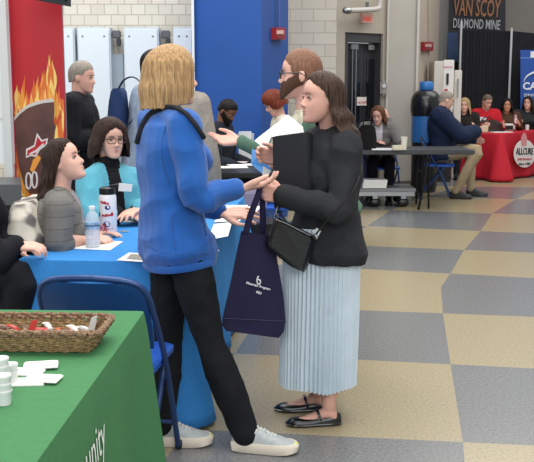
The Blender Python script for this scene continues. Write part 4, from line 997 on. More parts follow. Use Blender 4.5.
# ------------------------------------------------ red table
redc = cloth('red_tablecloth', '#b01f2e', .7, var=.05, bump=.1)
c0 = S(502, 181.5); cl = S(446, 175); cr = S(600, 169)
u1 = (cr-c0).normalized(); rz = math.radians(48)
RW, RL = 1.9, .85
ctr = c0+Matrix.Rotation(rz, 3, 'Z') @ V((RW/2+.02, RL/2+.06, 0))
folding_table('folding table hidden under the red tablecloth', RW-.05, RL-.05, ctr, rz, mat('table_grey', '#6b6d70', .5), z=TH-.006)
tablecloth('tablecloth', 'bright red cloth with a round white logo on the far right table', RW, RL, redc, ctr, rz, flare=.05, corner=.20, fold=.03, seed=3, freq=9)
Mr = Matrix.Translation(V((0, 0, 0))) @ Matrix.Rotation(rz, 4, 'Z')
def rp(px, py, off=.075):  # point on the long front face of the red table
    n = Matrix.Rotation(rz, 3, 'Z') @ V((0, 1, 0)); a_, k_ = _ray(px, py); p0 = c0+n*(.06-off); t_ = n.dot(p0)/(n.x*a_+n.y); return V((a_*t_, t_, CAMZ+k_*t_))
bd = thing('cloth_logo', 'round white logo with black lettering printed on the red cloth', 'logo', rp(524, 155, .12))
bm = B(); slab(bm, [rp(524.5+10.8*math.cos(a*PI/16), 153.5+14*math.sin(a*PI/16), .105) for a in range(32)], V((0, .004, 0))); part('logo_disc', bm, mat('logo_white', '#dcd5d3', .6), bd, world=True, smooth=False)
bm = B(); slab(bm, [rp(x, y, .108) for x, y in ((521.5, 146), (521, 138), (523.2, 133), (525.5, 133), (527.2, 138), (526.5, 146))], V((0, .003, 0))); part('logo_bottle', bm, mat('logo_pink', '#d08a8c', .6), bd, world=True, smooth=False)
for s_, y, hh, m, x0_, x1_ in (('ALLCURE', 154.5, 7.0, mat('logo_black2', '#23262b', .6), 516, 533), ('partners', 160, 3.2, mat('logo_red2', '#b84048', .6), 517.5, 531.5), ('since 1987', 165, 2.6, mat('logo_black2', '#23262b', .6), 518.5, 530.5)):
    bm = B(); bm2 = B(); text(bm2, s_, Matrix.Identity(4), 1, .01); xs = [v.co.x for v in bm2.verts]; ys = [v.co.y for v in bm2.verts]; bm2.free()
    a_, b_ = rp(x0_, y, .112), rp(x1_, y, .112); kx = (b_-a_).length/(max(xs)-min(xs)); kz = hh*.0158/(max(ys)-min(ys))
    text(bm, s_, frame(a_, b_-a_, (0, 0, 1)) @ Matrix.Diagonal((kx, kz, 1, 1)), 1, .004, bold=.012); part('logo_lettering', bm, m, bd, world=True, smooth=False)
# things on the red table
def onred(px, py, z=TH+.006): return S(px, py, z)
p = onred(515, 130); bm = B(); lathe(bm, [(.05, 0), (.055, .01), (.055, .16), (.03, .2), (.022, .22), (.024, .26), (.015, .265)], seg=20); jb = solo('pump_bottle', bm, mat('bottle_pink', '#c9a3a3', .35), 'pinkish bottle standing on the red cloth', 'bottle', p)
bm = B(); lathe(bm, [(.0565, .04), (.0565, .12)], seg=20); part('label', bm, mat('label_red', '#a83a44', .5), jb)
p = onred(506, 130.5); bm = B(); box(bm, (0, 0, .06), (.28, .16, .12), bev=.03); ho = solo('white_case', bm, mat('case_white', '#d5d2cd', .5), 'white and black case on the red cloth in front of the brown-jacketed person', 'case', p)
bm = B(); box(bm, (0, -.083, .055), (.2, .01, .07), bev=.004); part('front_panel', bm, black, ho)
p = onred(489, 131.5); hb = thing('handbag', 'dark brown soft bag slumped on the red cloth', 'bag', p); bm = B(); rings(bm, [sell(V((0, 0, z)), V((1, 0, 0)), V((0, 1, 0)), a_, .09, 2.6, 20) for z, a_ in ((0, .26), (.06, .27), (.14, .22), (.19, .12))]); folds(bm, .01, (12, 12, 12)); part('bag_body', bm, mat('bag_brown', '#2b1d19', .6, var=.2, vs=10), hb)
bm = B(); tube(bm, [(-.14, 0, .15), (-.1, -.02, .23), (.0, -.03, .24), (.06, 0, .17)], .009, 8, 4); part('strap', bm, MATS['bag_brown'], hb)
p = onred(477, 131.5); bm = B(); slab(bm, [(-.16, 0, 0), (.10, 0, 0), (.17, .06, .24), (-.08, .06, .25)], (0, .012, 0)); solo('white_folder', bm, mat('folder_grey', '#bdbdc0', .5), 'pale grey board propped on the red cloth before the blonde person', 'folder', p, smooth=False)
p = onred(484, 132.5); bm = B(); box(bm, (0, 0, .06), (.12, .1, .12), bev=.015); solo('tissue_box', bm, mat('box_cream2', '#cdbf9f', .6), 'small cream box on the red cloth', 'box', p)
p = onred(501, 132.5); bm = B(); box(bm, (0, 0, .006), (.34, .2, .01)); solo('paper_pad', bm, mat('sheet_white', '#e3e2de', .7), 'white pad of paper flat on the red cloth', 'paper', p, rotz=.3)
p = onred(527, 130); bm = B(); lathe(bm, [(.03, 0), (.036, .09), (.03, .092)], seg=16); solo('paper_cup', bm, MATS['cup_white'], 'white cup on the red cloth at the right edge of the frame', 'cup', p)
# chairs of the background
dup(ch0, (PX(382, 12.5).x, 12.45, 0), math.radians(187), 'blue folding chair under the person leaning on a hand')
dup(ch0, PX(438, 12.85), math.radians(-100), 'blue folding chair under the person in the navy jacket')
# cloth lettering on the green table
gr = thing('cloth_lettering', 'white script lettering on the side of the green cloth', 'lettering', S(60, 462, .6))
bm = B(); text(bm, 'Community', Matrix.Identity(4), .142, .0, bold=.0, align='RIGHT')
bmesh.ops.subdivide_edges(bm, edges=[e for e in bm.edges if e.calc_length() > .02], cuts=2)
from mathutils.bvhtree import BVHTree
Mg = Matrix.Translation(gc.location) @ Matrix.Rotation(gc.rotation_euler.z, 4, 'Z')
bv = BVHTree.FromPolygons([Mg @ v.co for v in gc.data.vertices], [list(p.vertices) for p in gc.data.polygons])
dX = V((math.cos(math.radians(2.4)), -math.sin(math.radians(2.4)), 0)); dY = V((-dX.y, dX.x, 0))
for v in bm.verts:
    o_ = V((-.45, 2.440, .548))+dY*(v.co.x*.85)+V((0, 0, v.co.y))+dX*.6
    h = bv.ray_cast(o_, -dX)[0]
    v.co = (h if h else o_-dX*.6)+dX*.0035
part('script_print', bm, wl, gr, world=True, smooth=False)
# ================================================================ PEOPLE
def hairm(name, c1, c2, sc_=60):
    return mat(name, c1, .5, col2=c2, vs=sc_, stretch=(2.2, 2.2, .12), var=.1, bump=.35, bs=60, spec=.12)
sk1 = skin('skin_fair', '#d6a895'); sk2 = skin('skin_rosy', '#cd9d8c'); sk3 = skin('skin_tan', '#b98267'); sk4 = skin('skin_dark', '#6b4634')
Ad = lambda v, o: V(v)+V(o)
def xy(v): return V((v[0], v[1], 0))
# -------------------------------------------------- blonde person in the blue fleece
t = thing('person', 'standing person in bright blue fleece jacket and black trousers, shoulder-length blonde hair, reaching out', 'person', (S(215, 440).x, 3.95, 0))
a_ = math.radians(27); f = V((math.cos(a_), math.sin(a_), 0)); rt_ = V((math.sin(a_), -math.cos(a_), 0))
J = dict(s=1.0, fwd=f)
J['pelvis'] = P(177, 246, 3.93); J['waist'] = P(171, 205, 3.93); J['chest'] = P(171, 160, 3.94); J['neck'] = P(169, 116, 3.94); J['head'] = P(171.5, 76, 3.95)
J['sR'] = P(184, 127, 3.79); J['sL'] = P(154, 122, 4.10); J['eR'] = P(196, 200, 3.74); J['wR'] = P(241, 189, 3.86)
J['eL'] = P(178, 196, 4.24); J['wL'] = P(222, 213, 4.17)
J['hR'] = P(186, 250, 3.85); J['hL'] = P(171, 250, 4.01); J['kR'] = P(210, 341, 3.82); J['kL'] = P(181, 342, 4.02)
aR = S(250, 450); J['aR'] = P(246, 434, aR.y); aL = S(160, 444); J['aL'] = V((P(161, 430, aL.y).x, aL.y, .085)); J['kL'] = P(168, 342, 3.99)
J['fyR'] = math.radians(-100); J['fyL'] = math.radians(-92)
b_ = body(J, t, sk1, .0055, headfwd=(math.cos(math.radians(20)), math.sin(math.radians(20)), -.02), hs=.99,
     hands=dict(R=dict(d=(.95, .15, .22), n=(-.15, .2, 1), curl=(.35, .3, .25, .2), spread=.12, thumb=.2, s=1.02), L=dict(d=(.93, -.05, -.02), n=(.0, .5, -.8), curl=(.12, .1, .15, .22), spread=.34, thumb=.0, s=1.02)))
blond = hairm('blonde_hair', '#b8966b', '#7a5e40')
hair(t, J, blond, [(0, .06), (24, .04), (34, -.01), (44, -.085), (70, -.115), (120, -.135), (180, -.14)], prof=((-.2, 1.04), (-.14, 1.17), (-.06, 1.20), (0, 1.10), (.03, 1.05)), th=.020, seed=2, N=200, rows=36, ridge=.022)
bf = cloth('blue_fleece', '#2157a0', .9, var=.08, vs=12, bump=.3, bs=500, sheen=.2)
jk = shirt(J, t, bf, g=.022, vox=.007, sleeve=.93, lo=-.066, hem=.016, fold=.013, fsc=(5.5, 5.5, 7), collar=.045, seed=5, armg=.019)
U = rt_; T_ = (J['waist']-J['pelvis']).normalized(); U = (U-T_*U.dot(T_)).normalized(); W_ = T_.cross(U); hemc = J['pelvis']-T_*.085
bm = B(); rings(bm, [sell(hemc+T_*z, U, W_, .153+g, .106+g, 2.4, 40) for z, g in ((0, .020), (.001, .036), (.012, .042), (.026, .040), (.034, .030))]); part('hem_band', bm, bf, jk, world=True)
sfj = surf(jk)
bm = B(); tube(bm, surfline(sfj, [(201, 212), (204, 224), (206, 236)], .001), .0022, 6); part('pocket_zip', bm, mat('zip_navy', '#12305f', .5), jk, world=True)
# dark lanyard/strap around the neck
bm = B(); tube(bm, surfline(sfj, [(139, 142), (143, 128), (149, 117.5), (157, 111), (167, 108), (178, 109.5), (187, 115), (195, 125), (202, 137)], .007, dflt=3.95), .014, 10, flat=(1, .7)); part('dark_strap', bm, cloth('strap_dark', '#25262c'), t, world=True)
for pts_, r_ in (([(166, 126), (161, 145), (163, 165), (170, 185)], .0016), ([(172, 212), (173, 235), (176, 252)], .0014), ([(147, 246), (160, 252), (178, 255), (207, 254)], .0016)):
    bm = B(); tube(bm, surfline(sfj, pts_, .0005), r_, 6); part('seam', bm, mat('fleece_seam', '#21457c', .9), jk, world=True)
blk_p = cloth('black_trousers', '#141519', .85, var=.15, vs=8)
trousers(J, t, blk_p, g=.006, flare=.018, vox=.008, upto=.985, fold=.005, fsc=(12, 12, 8))
sn_u = cloth('sneaker_knit', '#a9aeae', .8, var=.1, vs=60); sn_s = mat('sneaker_sole', '#d9cdbd', .6); sn_l = mat('sneaker_lace', '#cfd2cc', .8); sn_y = mat('sneaker_lime', '#c3cf6e', .7)
for q in 'RL':
    Ft = J['F'+q].copy(); 
    Ft.translation.z = -0.0
    z0 = (Ft @ V((0, .1, 0))).z
    Ft = Matrix.Translation((0, 0, .002-z0)) @ Ft
    shoe(Ft, t, sn_u, sn_s, zb=.042, lace=sn_l, name='sneaker', toe=(.258, sn_y))
# -------------------------------------------------- dark-haired person in the black cardigan
t = thing('person', 'standing person in black cardigan and pale blue pleated skirt, holding a folder and bags', 'person', (S(322, 425).x, 4.15, 0))
b0 = math.radians(22); f = V((-math.cos(b0), -math.sin(b0), 0))
J = dict(s=.96, fwd=f)
J['pelvis'] = P(325, 246, 4.15); J['waist'] = P(327, 208, 4.16); J['chest'] = P(328, 174, 4.16); J['neck'] = P(333, 132, 4.15); J['head'] = P(322, 98, 4.10)
J['sL'] = P(346, 147, 4.02); J['sR'] = P(316, 143, 4.30); J['eL'] = P(341, 211, 3.93); J['wL'] = P(285, 196, 3.93)
J['eR'] = P(305, 196, 4.36); J['wR'] = P(281, 160, 4.26)
J['hL'] = P(329, 250, 4.11); J['hR'] = P(318, 250, 4.21); J['kL'] = P(329, 335, 4.12); J['kR'] = P(318, 335, 4.20)
gl = S(325, 424); J['aL'] = V((P(329, 405, gl.y).x, gl.y, .085)); gr_ = S(318, 410); J['aR'] = V((P(316, 400, gr_.y).x, gr_.y, .085))
J['fyL'] = math.radians(96); J['fyR'] = math.radians(92)
b_ = body(J, t, sk2, .0055, headfwd=(-.93, -.37, .0), hs=.91, roll=0, lips='#b0766b', brow='#5c4436',
     hands=dict(L=dict(d=(-1, .02, .18), n=(0, .9, .1), curl=(1.0, 1.1, 1.15, 1.2), spread=.05, thumb=.8, s=.98), R=dict(d=(-.9, -.1, .25), n=(.1, -.9, -.1), curl=(.7, .8, .8, .9), spread=.08, thumb=.5, s=.98)))
dkh = hairm('dark_brown_hair', '#4d3c33', '#2a1f1a')
hair(t, J, dkh, [(0, .098), (22, .085), (38, .070), (55, .058), (72, .035), (84, .0), (94, -.12), (112, -.30), (180, -.32)], prof=((-.34, 1.5), (-.18, 1.62), (-.10, 1.36), (-.03, 1.06), (.03, 1.03)), th=.016, seed=8, N=200, rows=40, ridge=.07, wave=.045)
crd = cloth('black_cardigan', '#2b2c2f', .95, var=.15, vs=14, bump=.4, bs=350)
def cardpaint(p, J):
    return 0
jk = shirt(J, t, crd, g=.030, vox=.007, sleeve=.97, lo=-.068, hem=.030, fold=.010, fsc=(8, 8, 6), collar=.035, seed=9, armg=.022)
for k in (0, ):
    bm = B(); c = J['wL'].lerp(J['eL'], .04); d = (J['wL']-J['eL']).normalized(); tube(bm, [c-d*.012, c+d*.012], .052, 18, caps=True); part('cuff', bm, crd, jk, world=True)
# skirt
sk_m = mat('pale_blue_pleats', '#c2cfd7', .7, var=.05, vs=10, spec=.3)
bm = B(); rs, ri = [], []; N_ = 336; ctr0 = J['pelvis']; top, bot = ctr0.z+.10, P(320, 385, 4.1).z
Usk = V((math.cos(math.radians(10)), math.sin(math.radians(10)), 0)); Wsk = V((-Usk.y, Usk.x, 0))
for k in range(15):
    u = k/14; z = top+(bot-top)*u; ro, rr_ = [], []
    cx = P(321, 300, 4.15).x*(1)+(P(322, 300, 4.15).x-P(324, 300, 4.15).x)*u
    for i in range(N_):
        a = 2*PI*i/N_; pl = abs(((i % 6)/6)*2-1)
        w = noise.noise(V((math.cos(a)*2.2, math.sin(a)*2.2, u*1.2+3)))
        A_ = .174-.004*u; B_ = .168+.006*u
        e = .0035+.006*u; r = (pl-.5)*e*2+w*.020*u
        ro.append(V((cx, 4.15, z+(.006*math.sin(a*5)+.004*w if k == 14 else 0)))+Usk*math.cos(a)*(A_+r)+Wsk*math.sin(a)*(B_+r))
    rs.append(ro); ri.append([V((p.x*1, p.y, p.z)) for p in ro])
for r in ri:
    c = sum(r, V((0, 0, 0)))/len(r)
    for i, p in enumerate(r): r[i] = c+(p-c)*.985; r[i].z = p.z
rings(bm, rs+ri[::-1], False); bm2 = bm
part('pleated_skirt', bm, sk_m, t, world=True)
flatst = [(-.004, .012, .036), (.0, .022, .052), (.02, .030, .060), (.05, .034, .052), (.09, .034, .046), (.13, .038, .036), (.165, .042, .034), (.185, .043, .034), (.21, .041, .036), (.235, .034, .031), (.252, .020, .022), (.26, .008, .014)]
lea = mat('black_leather', '#0f0f11', .28, spec=.6)
for q in 'LR':
    Ft = J['F'+q]; z0 = (Ft @ V((0, .1, 0))).z; Ft = Matrix.Translation((0, 0, .002-z0)) @ Ft
    u_ = shoe(Ft, t, lea, lea, flatst, zb=.010, name='flat_shoe')
    bm = B(); pts = [Ft @ V((.040, .095, .018)), Ft @ V((.036, .105, .05)), Ft @ V((.018, .112, .070)), Ft @ V((-.018, .112, .070)), Ft @ V((-.036, .105, .05)), Ft @ V((-.040, .095, .018))]
    tube(bm, pts, .006, 8, 4, flat=(1, .4)); part('ankle_strap', bm, lea, u_, world=True)
    bm = B(); c = Ft @ V((-.041, .100, .036)); tube(bm, [c+V((math.cos(a*PI/6)*.009, 0, math.sin(a*PI/6)*.009)) for a in range(13)], .002, 6, caps=False); part('buckle', bm, steel, u_, world=True)
DW = J
# folder
fm = mat('black_folder', '#17181b', .55, var=.1, vs=20)
t = thing('folder', 'large black folder held upright against the cardigan', 'folder', P(291, 205, 4.02))
bm = B(); q0 = [P(272.5, 137, 4.05), P(307, 132.5, 3.99), P(309, 203, 3.99), P(274, 208, 4.05)]; slab(bm, q0, (.003, .012, 0)); part('front_cover', bm, fm, t, world=True, smooth=False)
bm = B(); slab(bm, [V(p)+V((.006, .014, -.004)) for p in q0], (.005, .018, 0)); part('page_block', bm, mat('folder_pages', '#2a2c30', .7), t, world=True, smooth=False)
bm = B(); slab(bm, [P(307, 132.5, 3.99)+V((.004, .033, 0)), P(312.5, 135, 4.03)+V((.004, .03, 0)), P(314, 203, 4.03)+V((0, .03, 0)), P(309, 205, 3.99)+V((0, .033, 0))], (.0, .006, 0)); slab(bm, [V(p)+V((.012, .034, .002)) for p in q0], (.002, .007, 0)); part('back_cover', bm, mat('black_folder_b', '#1f2125', .5), t, world=True, smooth=False)
# tote bag
tm = cloth('tote_navy', '#221f3b', .7, var=.08, vs=10, bump=.15, bs=500)
t = thing('tote_bag', 'dark navy tote bag with small white lettering hanging from the hand', 'bag', P(252, 330, 3.97))
bm = B(); fr = [(241, 230.5), (254, 233), (268, 235), (280, 236)]; 
def totering(y, xl, xr, dy, th_, n=11):
    fr_, bk_ = [], []
    for i in range(n):
        u = i/(n-1); x = xl+(xr-xl)*u; yy = y+dy*u
        bul = .014*math.sin(u*PI)+.008*noise.noise(V((u*3, y*.03, 1)))
        fr_.append(P(x, yy, 3.93-bul+.03*u)); bk_.append(P(x, yy, 3.93+th_+.03*u+bul*.5))
    return fr_+bk_[::-1]
rs = [totering(231, 241.5, 272, 5, .03), totering(232, 241, 272, 5, .035), totering(255, 236, 277, 3, .06), totering(280, 231, 281, 1, .085), totering(300, 226.5, 284, 1, .10), totering(318, 222.5, 285.5, 3, .11), totering(325, 222, 284, 6, .11), totering(331, 226, 279, 7, .11)]
rings(bm, rs); part('bag_body', bm, tm, t, world=True)
bm = B(); 
for yy, o_ in ((318.3, 0),):
    tube(bm, [P(222.3+(285.5-222.3)*u, yy+3*u, 3.927-.014*math.sin(u*PI)+.03*u) for u in [i/10 for i in range(11)]], .0025, 6)
part('bottom_seam', bm, mat('tote_seam', '#2a2748', .7), t, world=True)
for nm, pts in (('handle', [P(246, 233, 3.915), P(250, 217, 3.91), P(257, 198, 3.90), P(262, 183, 3.915), P(265.5, 189, 3.93)]), ('handle', [P(262, 236, 4.0), P(263, 220, 3.985), P(262.5, 200, 3.96), P(263, 184, 3.93), P(266, 190, 3.935)])):
    bm = B(); tube(bm, pts, [.014, .014, .013, .010, .008], 10, 4, flat=(1, .25), up=(0, 1, 0)); part(nm, bm, tm, t, world=True)
wt = mat('tote_print', '#d6d6dc', .6)
n_ = (P(272, 300, 3.945)-P(240, 300, 3.925)).normalized()
bm = B(); text(bm, 'Materials Program', frame(P(246, 283.6, 3.907), (P(272.5, 291, 3.912)-P(246, 283.6, 3.907)), (0, 0, 1)), .0145, .001, bold=.0004)
text(bm, 'PSU', frame(P(256, 293, 3.905), (P(261, 294.5, 3.906)-P(256, 293, 3.905)), (0, 0, 1)), .014, .001, bold=.0006)
part('bag_lettering', bm, wt, t, world=True, smooth=False)
bm = B(); 
tube(bm, [P(258.2, 276.5, 3.905), P(256.9, 280, 3.905), P(257.8, 284, 3.905), P(260, 283.5, 3.905), P(260.2, 280.5, 3.905), P(258.4, 279.5, 3.905)], .0032, 6, 3); part('bag_emblem', bm, wt, t, world=True)
# crossbody bag
t = thing('crossbody_bag', 'small black leather crossbody bag at the hip of the cardigan', 'bag', P(292, 270, 3.93))
lb_ = mat('bag_leather', '#131416', .33, var=.15, vs=12, bump=.15, bs=80)
def cring(pts_, Y0, th_):
    out = []
    n = len(pts_)
    return [P(x, y, Y0) for x, y in pts_]
prof_ = [(265.8, 243), (270, 230), (274.5, 219), (277, 216.8), (296, 226), (314, 235.5), (315.8, 238.5), (312, 252), (308, 266), (304, 272.5), (290, 266), (275, 254), (267, 247)]
bm = B(); cc = (291, 244)
rs = []
for Yo, k in ((3.90, .80), (3.888, .92), (3.905, 1.0), (3.955, 1.0), (3.975, .92)):
    rs.append([P(cc[0]+(x-cc[0])*k, cc[1]+(y-cc[1])*k, Yo) for x, y in prof_])
rings(bm, rs); bmesh.ops.subdivide_edges(bm, edges=bm.edges[:], cuts=2, smooth=.6, use_grid_fill=True); cb = part('bag_body', bm, lb_, t, world=True)
bm = B(); tube(bm, [P(276, 219.5, 3.885), P(285, 223, 3.884), (P(298, 229.5, 3.884)), P(310, 235.5, 3.885)], .0022, 6, 3); part('zip', bm, steel, t, world=True)
for x, y in ((276.3, 216.8), (315.5, 236.5)):
    bm = B(); c = P(x, y, 3.91); tube(bm, [c+V((math.cos(a*PI/6)*.010, 0, math.sin(a*PI/6)*.012)) for a in range(13)], .0022, 6, caps=False); part('ring', bm, steel, t, world=True)
bm = B(); tube(bm, [P(316, 234, 3.91), P(326, 222, 3.86), P(340, 207, 3.85), P(350, 195, 3.87), P(357, 182, 3.93), P(361.5, 168, 4.03), P(360, 156, 4.12), P(352, 146, 4.2), P(340, 140, 4.27)], .0055, 8, 6, flat=(1, .5)); part('strap', bm, lea, t, world=True)
bm = B(); tube(bm, [P(276, 215.5, 3.92), P(278, 208, 3.97), P(283, 200, 4.06), P(290, 190, 4.10)], .0055, 8, 5, flat=(1, .5)); part('strap', bm, lea, t, world=True)
# light tag at the bag's corner (shirt tail)
bm = B(); slab(bm, [P(312, 231, 3.925), P(317, 228, 3.925), P(321, 231, 3.925), P(317, 239, 3.925)], (0, .004, 0)); part('zip_tag', bm, mat('tag_pale', '#c8d0d4', .6), t, world=True, smooth=False)
# -------------------------------------------------- bearded person
t = thing('person', 'standing person with short brown hair, full beard, glasses and dark green jacket', 'person', (P(306, 97, 4.85).x, 4.85, 0))
f = V((-.97, .16, 0)).normalized(); cx = P(306, 97, 4.85).x
J = pose(STAND, (P(330, 97, 4.85).x, 4.85), f, 1.0)
J['head'] = P(301, 74, 4.80); J['neck'] = P(307, 113, 4.82); J['sL'] = P(314, 128, 4.66); J['sR'] = P(303, 124, 5.02); J['chest'] = P(308, 150, 4.84); J['waist'] = P(308, 185, 4.85)
J['eL'] = P(306, 182, 4.60); J['wL'] = P(279, 160, 4.62); J['eR'] = P(282, 163, 5.12); J['wR'] = P(240, 141, 5.17)
J['s'] = 1.03
body(J, t, sk2, .006, male=True, headfwd=(-.985, .14, -.03), hs=1.0, brow='#6b4a35', lips='#a5655a',
     hands=dict(R=dict(d=(-.97, .05, .05), n=(.05, -.55, .75), curl=(.12, .25, .4, .5), spread=.15, thumb=.15, s=1.08), L=dict(d=(-.9, .05, -.2), n=(0, .9, -.2), curl=(.9, .9, .9, 1.0), spread=.05, thumb=.7, s=1.05)))
bh = hairm('brown_short_hair', '#8a6552', '#5f4334', 90)
hair(t, J, bh, [(0, .070), (30, .066), (45, .050), (58, .045), (66, .005), (76, -.01), (88, .015), (104, .012), (116, -.045), (180, -.060)], prof=((-.1, .95), (0, 1.0), (.03, 1.0)), th=.011, seed=3, N=140, rows=22, ridge=.012)
beard(t, J, hairm('beard_brown', '#5b3f31', '#38261e', 120), zb=-.122)
glasses(t, J, mat('black_frame', '#17181c', .3))
gj = cloth('green_jacket', '#4a6557', .9, var=.12, vs=10)
cream = cloth('cream_vest', '#c3bda6', .9)
shirt(J, t, gj, g=.02, vox=.009, male=True, sleeve=.97, lo=-.12, fold=.008, seed=2, collar=.03, armg=.012, mats=[gj, cream], paintfn=lambda p, J: 1 if (p-J['neck']).length < .16 and p.x < J['neck'].x+.03 and p.z < J['neck'].z+.02 and p.z > J['neck'].z-.16 else 0)
trousers(J, t, cloth('dark_jeans', '#23283a'), g=.012, vox=.012, male=True)
for q in 'RL': shoe(Matrix.Translation((0, 0, .002-(J['F'+q] @ V((0, .1, 0))).z)) @ J['F'+q], t, mat('brown_shoe', '#3a2a20', .5), black, name='shoe')
# papers he holds
bm = B(); slab(bm, [P(254.5, 140.5, 4.50), P(288, 114.5, 4.56), P(303, 127, 4.45), P(304, 133, 4.44), P(271, 137, 4.44), P(266, 150, 4.44)], (0, .006, 0)); solo('paper_sheet', bm, mat('sheet_white', '#e3e2de', .7), 'large white sheets held up in front of the bearded person', 'paper', P(280, 130, 4.5), world=True, smooth=False)
bm = B(); slab(bm, [P(252, 149, 4.42), P(262, 152, 4.38), P(271, 170, 4.36), (P(266, 177, 4.36)), P(251, 164, 4.41)], (0, .004, 0)); o = solo('brochure', bm, mat('brochure_blue', '#4f8fcb', .5), 'light blue brochure held behind the black folder', 'brochure', P(262, 164, 4.4), world=True, smooth=False)
bm = B(); slab(bm, [P(263, 166, 4.350), P(270.5, 171, 4.352), P(266.5, 181, 4.352), P(262, 178, 4.35)], (0, .002, 0)); part('white_page', bm, MATS['sheet_white'], o, world=True, smooth=False)
# -------------------------------------------------- seated person in the grey cardigan
t = thing('person', 'seated person in grey striped cardigan with long brown hair, looking up at the standing person', 'person', (-1.22, 4.62, 0))
f = V((.96, -.12, 0)).normalized()
J = pose(SIT, (-1.10, 4.62), f, 1.0)
J['head'] = P(63.5, 161, 4.60); J['s'] = 1.08; J['neck'] = P(58, 193, 4.60); J['sR'] = P(59, 209, 4.42); J['sL'] = P(60, 198, 4.79); J['chest'] = P(55, 228, 4.61)
J['waist'] = V((-1.08, 4.62, .70)); J['eR'] = P(58, 249, 4.38)+V((0, 0, .0)); J['wR'] = P(82, 240, 4.52); J['eL'] = P(75, 232, 4.90); J['wL'] = P(92, 232, 4.80)
J['eR'].z = .775
body(J, t, sk1, .006, headfwd=(.93, -.18, .30), hs=.91, lips='#b8776e', hands=dict(R=dict(d=(.9, .3, -.02), n=(.1, .3, -.9), curl=.3, s=1.0), L=dict(d=(.95, -.2, 0), n=(0, 0, -1), curl=.2, s=1.0)))
brh = hairm('brown_hair', '#3b2a22', '#1f1512')
hair(t, J, brh, [(0, .092), (25, .085), (45, .065), (60, .045), (74, .02), (84, -.02), (94, -.14), (115, -.25), (180, -.28)], prof=((-.26, 1.5), (-.18, 1.35), (-.08, 1.12), (.03, 1.03)), th=.013, seed=12, N=170, rows=34, ridge=.07, sway=(0, -.45), wave=.04)
gk = mat('grey_knit', '#66645f', .95, var=.1, vs=20, bump=.4, bs=200)
nt = gk.node_tree; wv = nt.nodes.new('ShaderNodeTexWave'); wv.bands_direction = 'Z'; wv.inputs['Scale'].default_value = 5.5; wv.inputs['Distortion'].default_value = .5
tc_ = nt.nodes.new('ShaderNodeTexCoord'); nt.links.new(tc_.outputs['Object'], wv.inputs['Vector']); rp_ = nt.nodes.new('ShaderNodeValToRGB'); rp_.color_ramp.elements[0].position = .0; rp_.color_ramp.elements[1].position = .018
rp_.color_ramp.elements[0].color = lin('#4b4946'); rp_.color_ramp.elements[1].color = lin('#6c6a65'); nt.links.new(wv.outputs['Fac'], rp_.inputs[0]); nt.links.new(rp_.outputs[0], nt.nodes['Principled BSDF'].inputs['Base Color'])
gin = cloth('grey_undershirt', '#8f8d90')
shirt(J, t, gk, g=.020, vox=.008, sleeve=.62, lo=-.06, hem=.02, fold=.003, seed=1, mats=[gk, gin], paintfn=lambda p, J: 1 if (p.x > J['neck'].x+.05 and abs(p.y-(J['neck'].y-.01)) < .035+.1*max(0, J['neck'].z-p.z)*.4 and p.z > J['chest'].z-.02) else 0)
trousers(J, t, blk_p, g=.012, vox=.011)
for q in 'RL': shoe(Matrix.Translation((0, 0, .002-(J['F'+q] @ V((0, .1, 0))).z)) @ J['F'+q], t, mat('black_shoe', '#16161a', .5), black, name='shoe')
at = dup(ch0, (-1.13, 4.60, 0), math.radians(-97), 'blue folding chair under the person in the grey cardigan')
# -------------------------------------------------- seated person in teal
t = thing('person', 'seated person in light teal jacket and black scarf, dark bob and glasses', 'person', (-1.17, 5.50, 0))
f = V((.80, -.6, 0)).normalized()
J = pose(SIT, (-1.17, 5.50), f, 1.07)
J['head'] = P(110.5, 138, 5.36); J['neck'] = P(107, 169, 5.38); J['sR'] = P(91, 184, 5.26); J['sL'] = P(131, 182, 5.50); J['chest'] = P(107, 206, 5.40); J['waist'] = V((-1.06, 5.42, .70))
J['eR'] = P(94, 222, 5.12); J['wR'] = P(118, 215, 5.16); J['eL'] = P(147, 213, 5.45); J['wL'] = P(140, 209, 5.22); J['eR'].z = .80
body(J, t, sk1, .006, headfwd=(.52, -.85, -.10), hs=.92, lips='#b06a64', hands=dict(R=dict(d=(.9, -.1, -.05), n=(0, .2, -1), curl=.3), L=dict(d=(-.4, -.8, -.1), n=(0, 0, -1), curl=.3)))
hair(t, J, hairm('dark_bob_hair', '#3c2a23', '#1f1512'), [(0, .080), (22, .065), (40, .04), (54, -.02), (66, -.09), (90, -.125), (180, -.15)], prof=((-.2, 1.2), (-.12, 1.50), (-.05, 1.42), (.03, 1.15)), th=.020, seed=21, N=160, rows=30, ridge=.03)
glasses(t, J, mat('black_frame', '#17181c', .3), .026, .019)
tl = cloth('teal_jacket', '#559fb2', .85, var=.08, vs=10, sheen=.1); bk_ = cloth('black_top', '#141417')
fT = f.copy()
shirt(J, t, tl, g=.032, vox=.008, sleeve=.93, lo=-.05, hem=.02, fold=.009, seed=4, mats=[tl, bk_], paintfn=lambda p, J: 1 if ((p-J['chest']).dot(V((.52, -.85, 0)).normalized()) > .06 and abs((p-J['neck']).dot(V((.85, .52, 0)).normalized())) < .038+.35*max(0, J['neck'].z-.05-p.z)*.35) else 0)
bm = B(); Hn = J['H']; rings(bm, [sell(J['neck']+V((0, 0, z)), V((1, 0, 0)), V((0, 1, 0)), r, r, 2, 20) for z, r in ((-.05, .10), (-.02, .096), (.01, .078), (.04, .070), (.075, .062))]); bm = remesh(bm, .008, 1); folds(bm, .012, (14, 14, 30)); part('scarf', bm, bk_, t, world=True)
trousers(J, t, blk_p, g=.012, vox=.012)
bm = B(); c = P(119, 183, 5.10); slab(bm, [c, c+V((.07, .02, -.01)), c+V((.065, .02, -.05)), c+V((-.005, 0, -.045))], (0, .006, 0)); part('name_badge', bm, mat('badge_white', '#dcd9d2', .5), t, world=True, smooth=False)
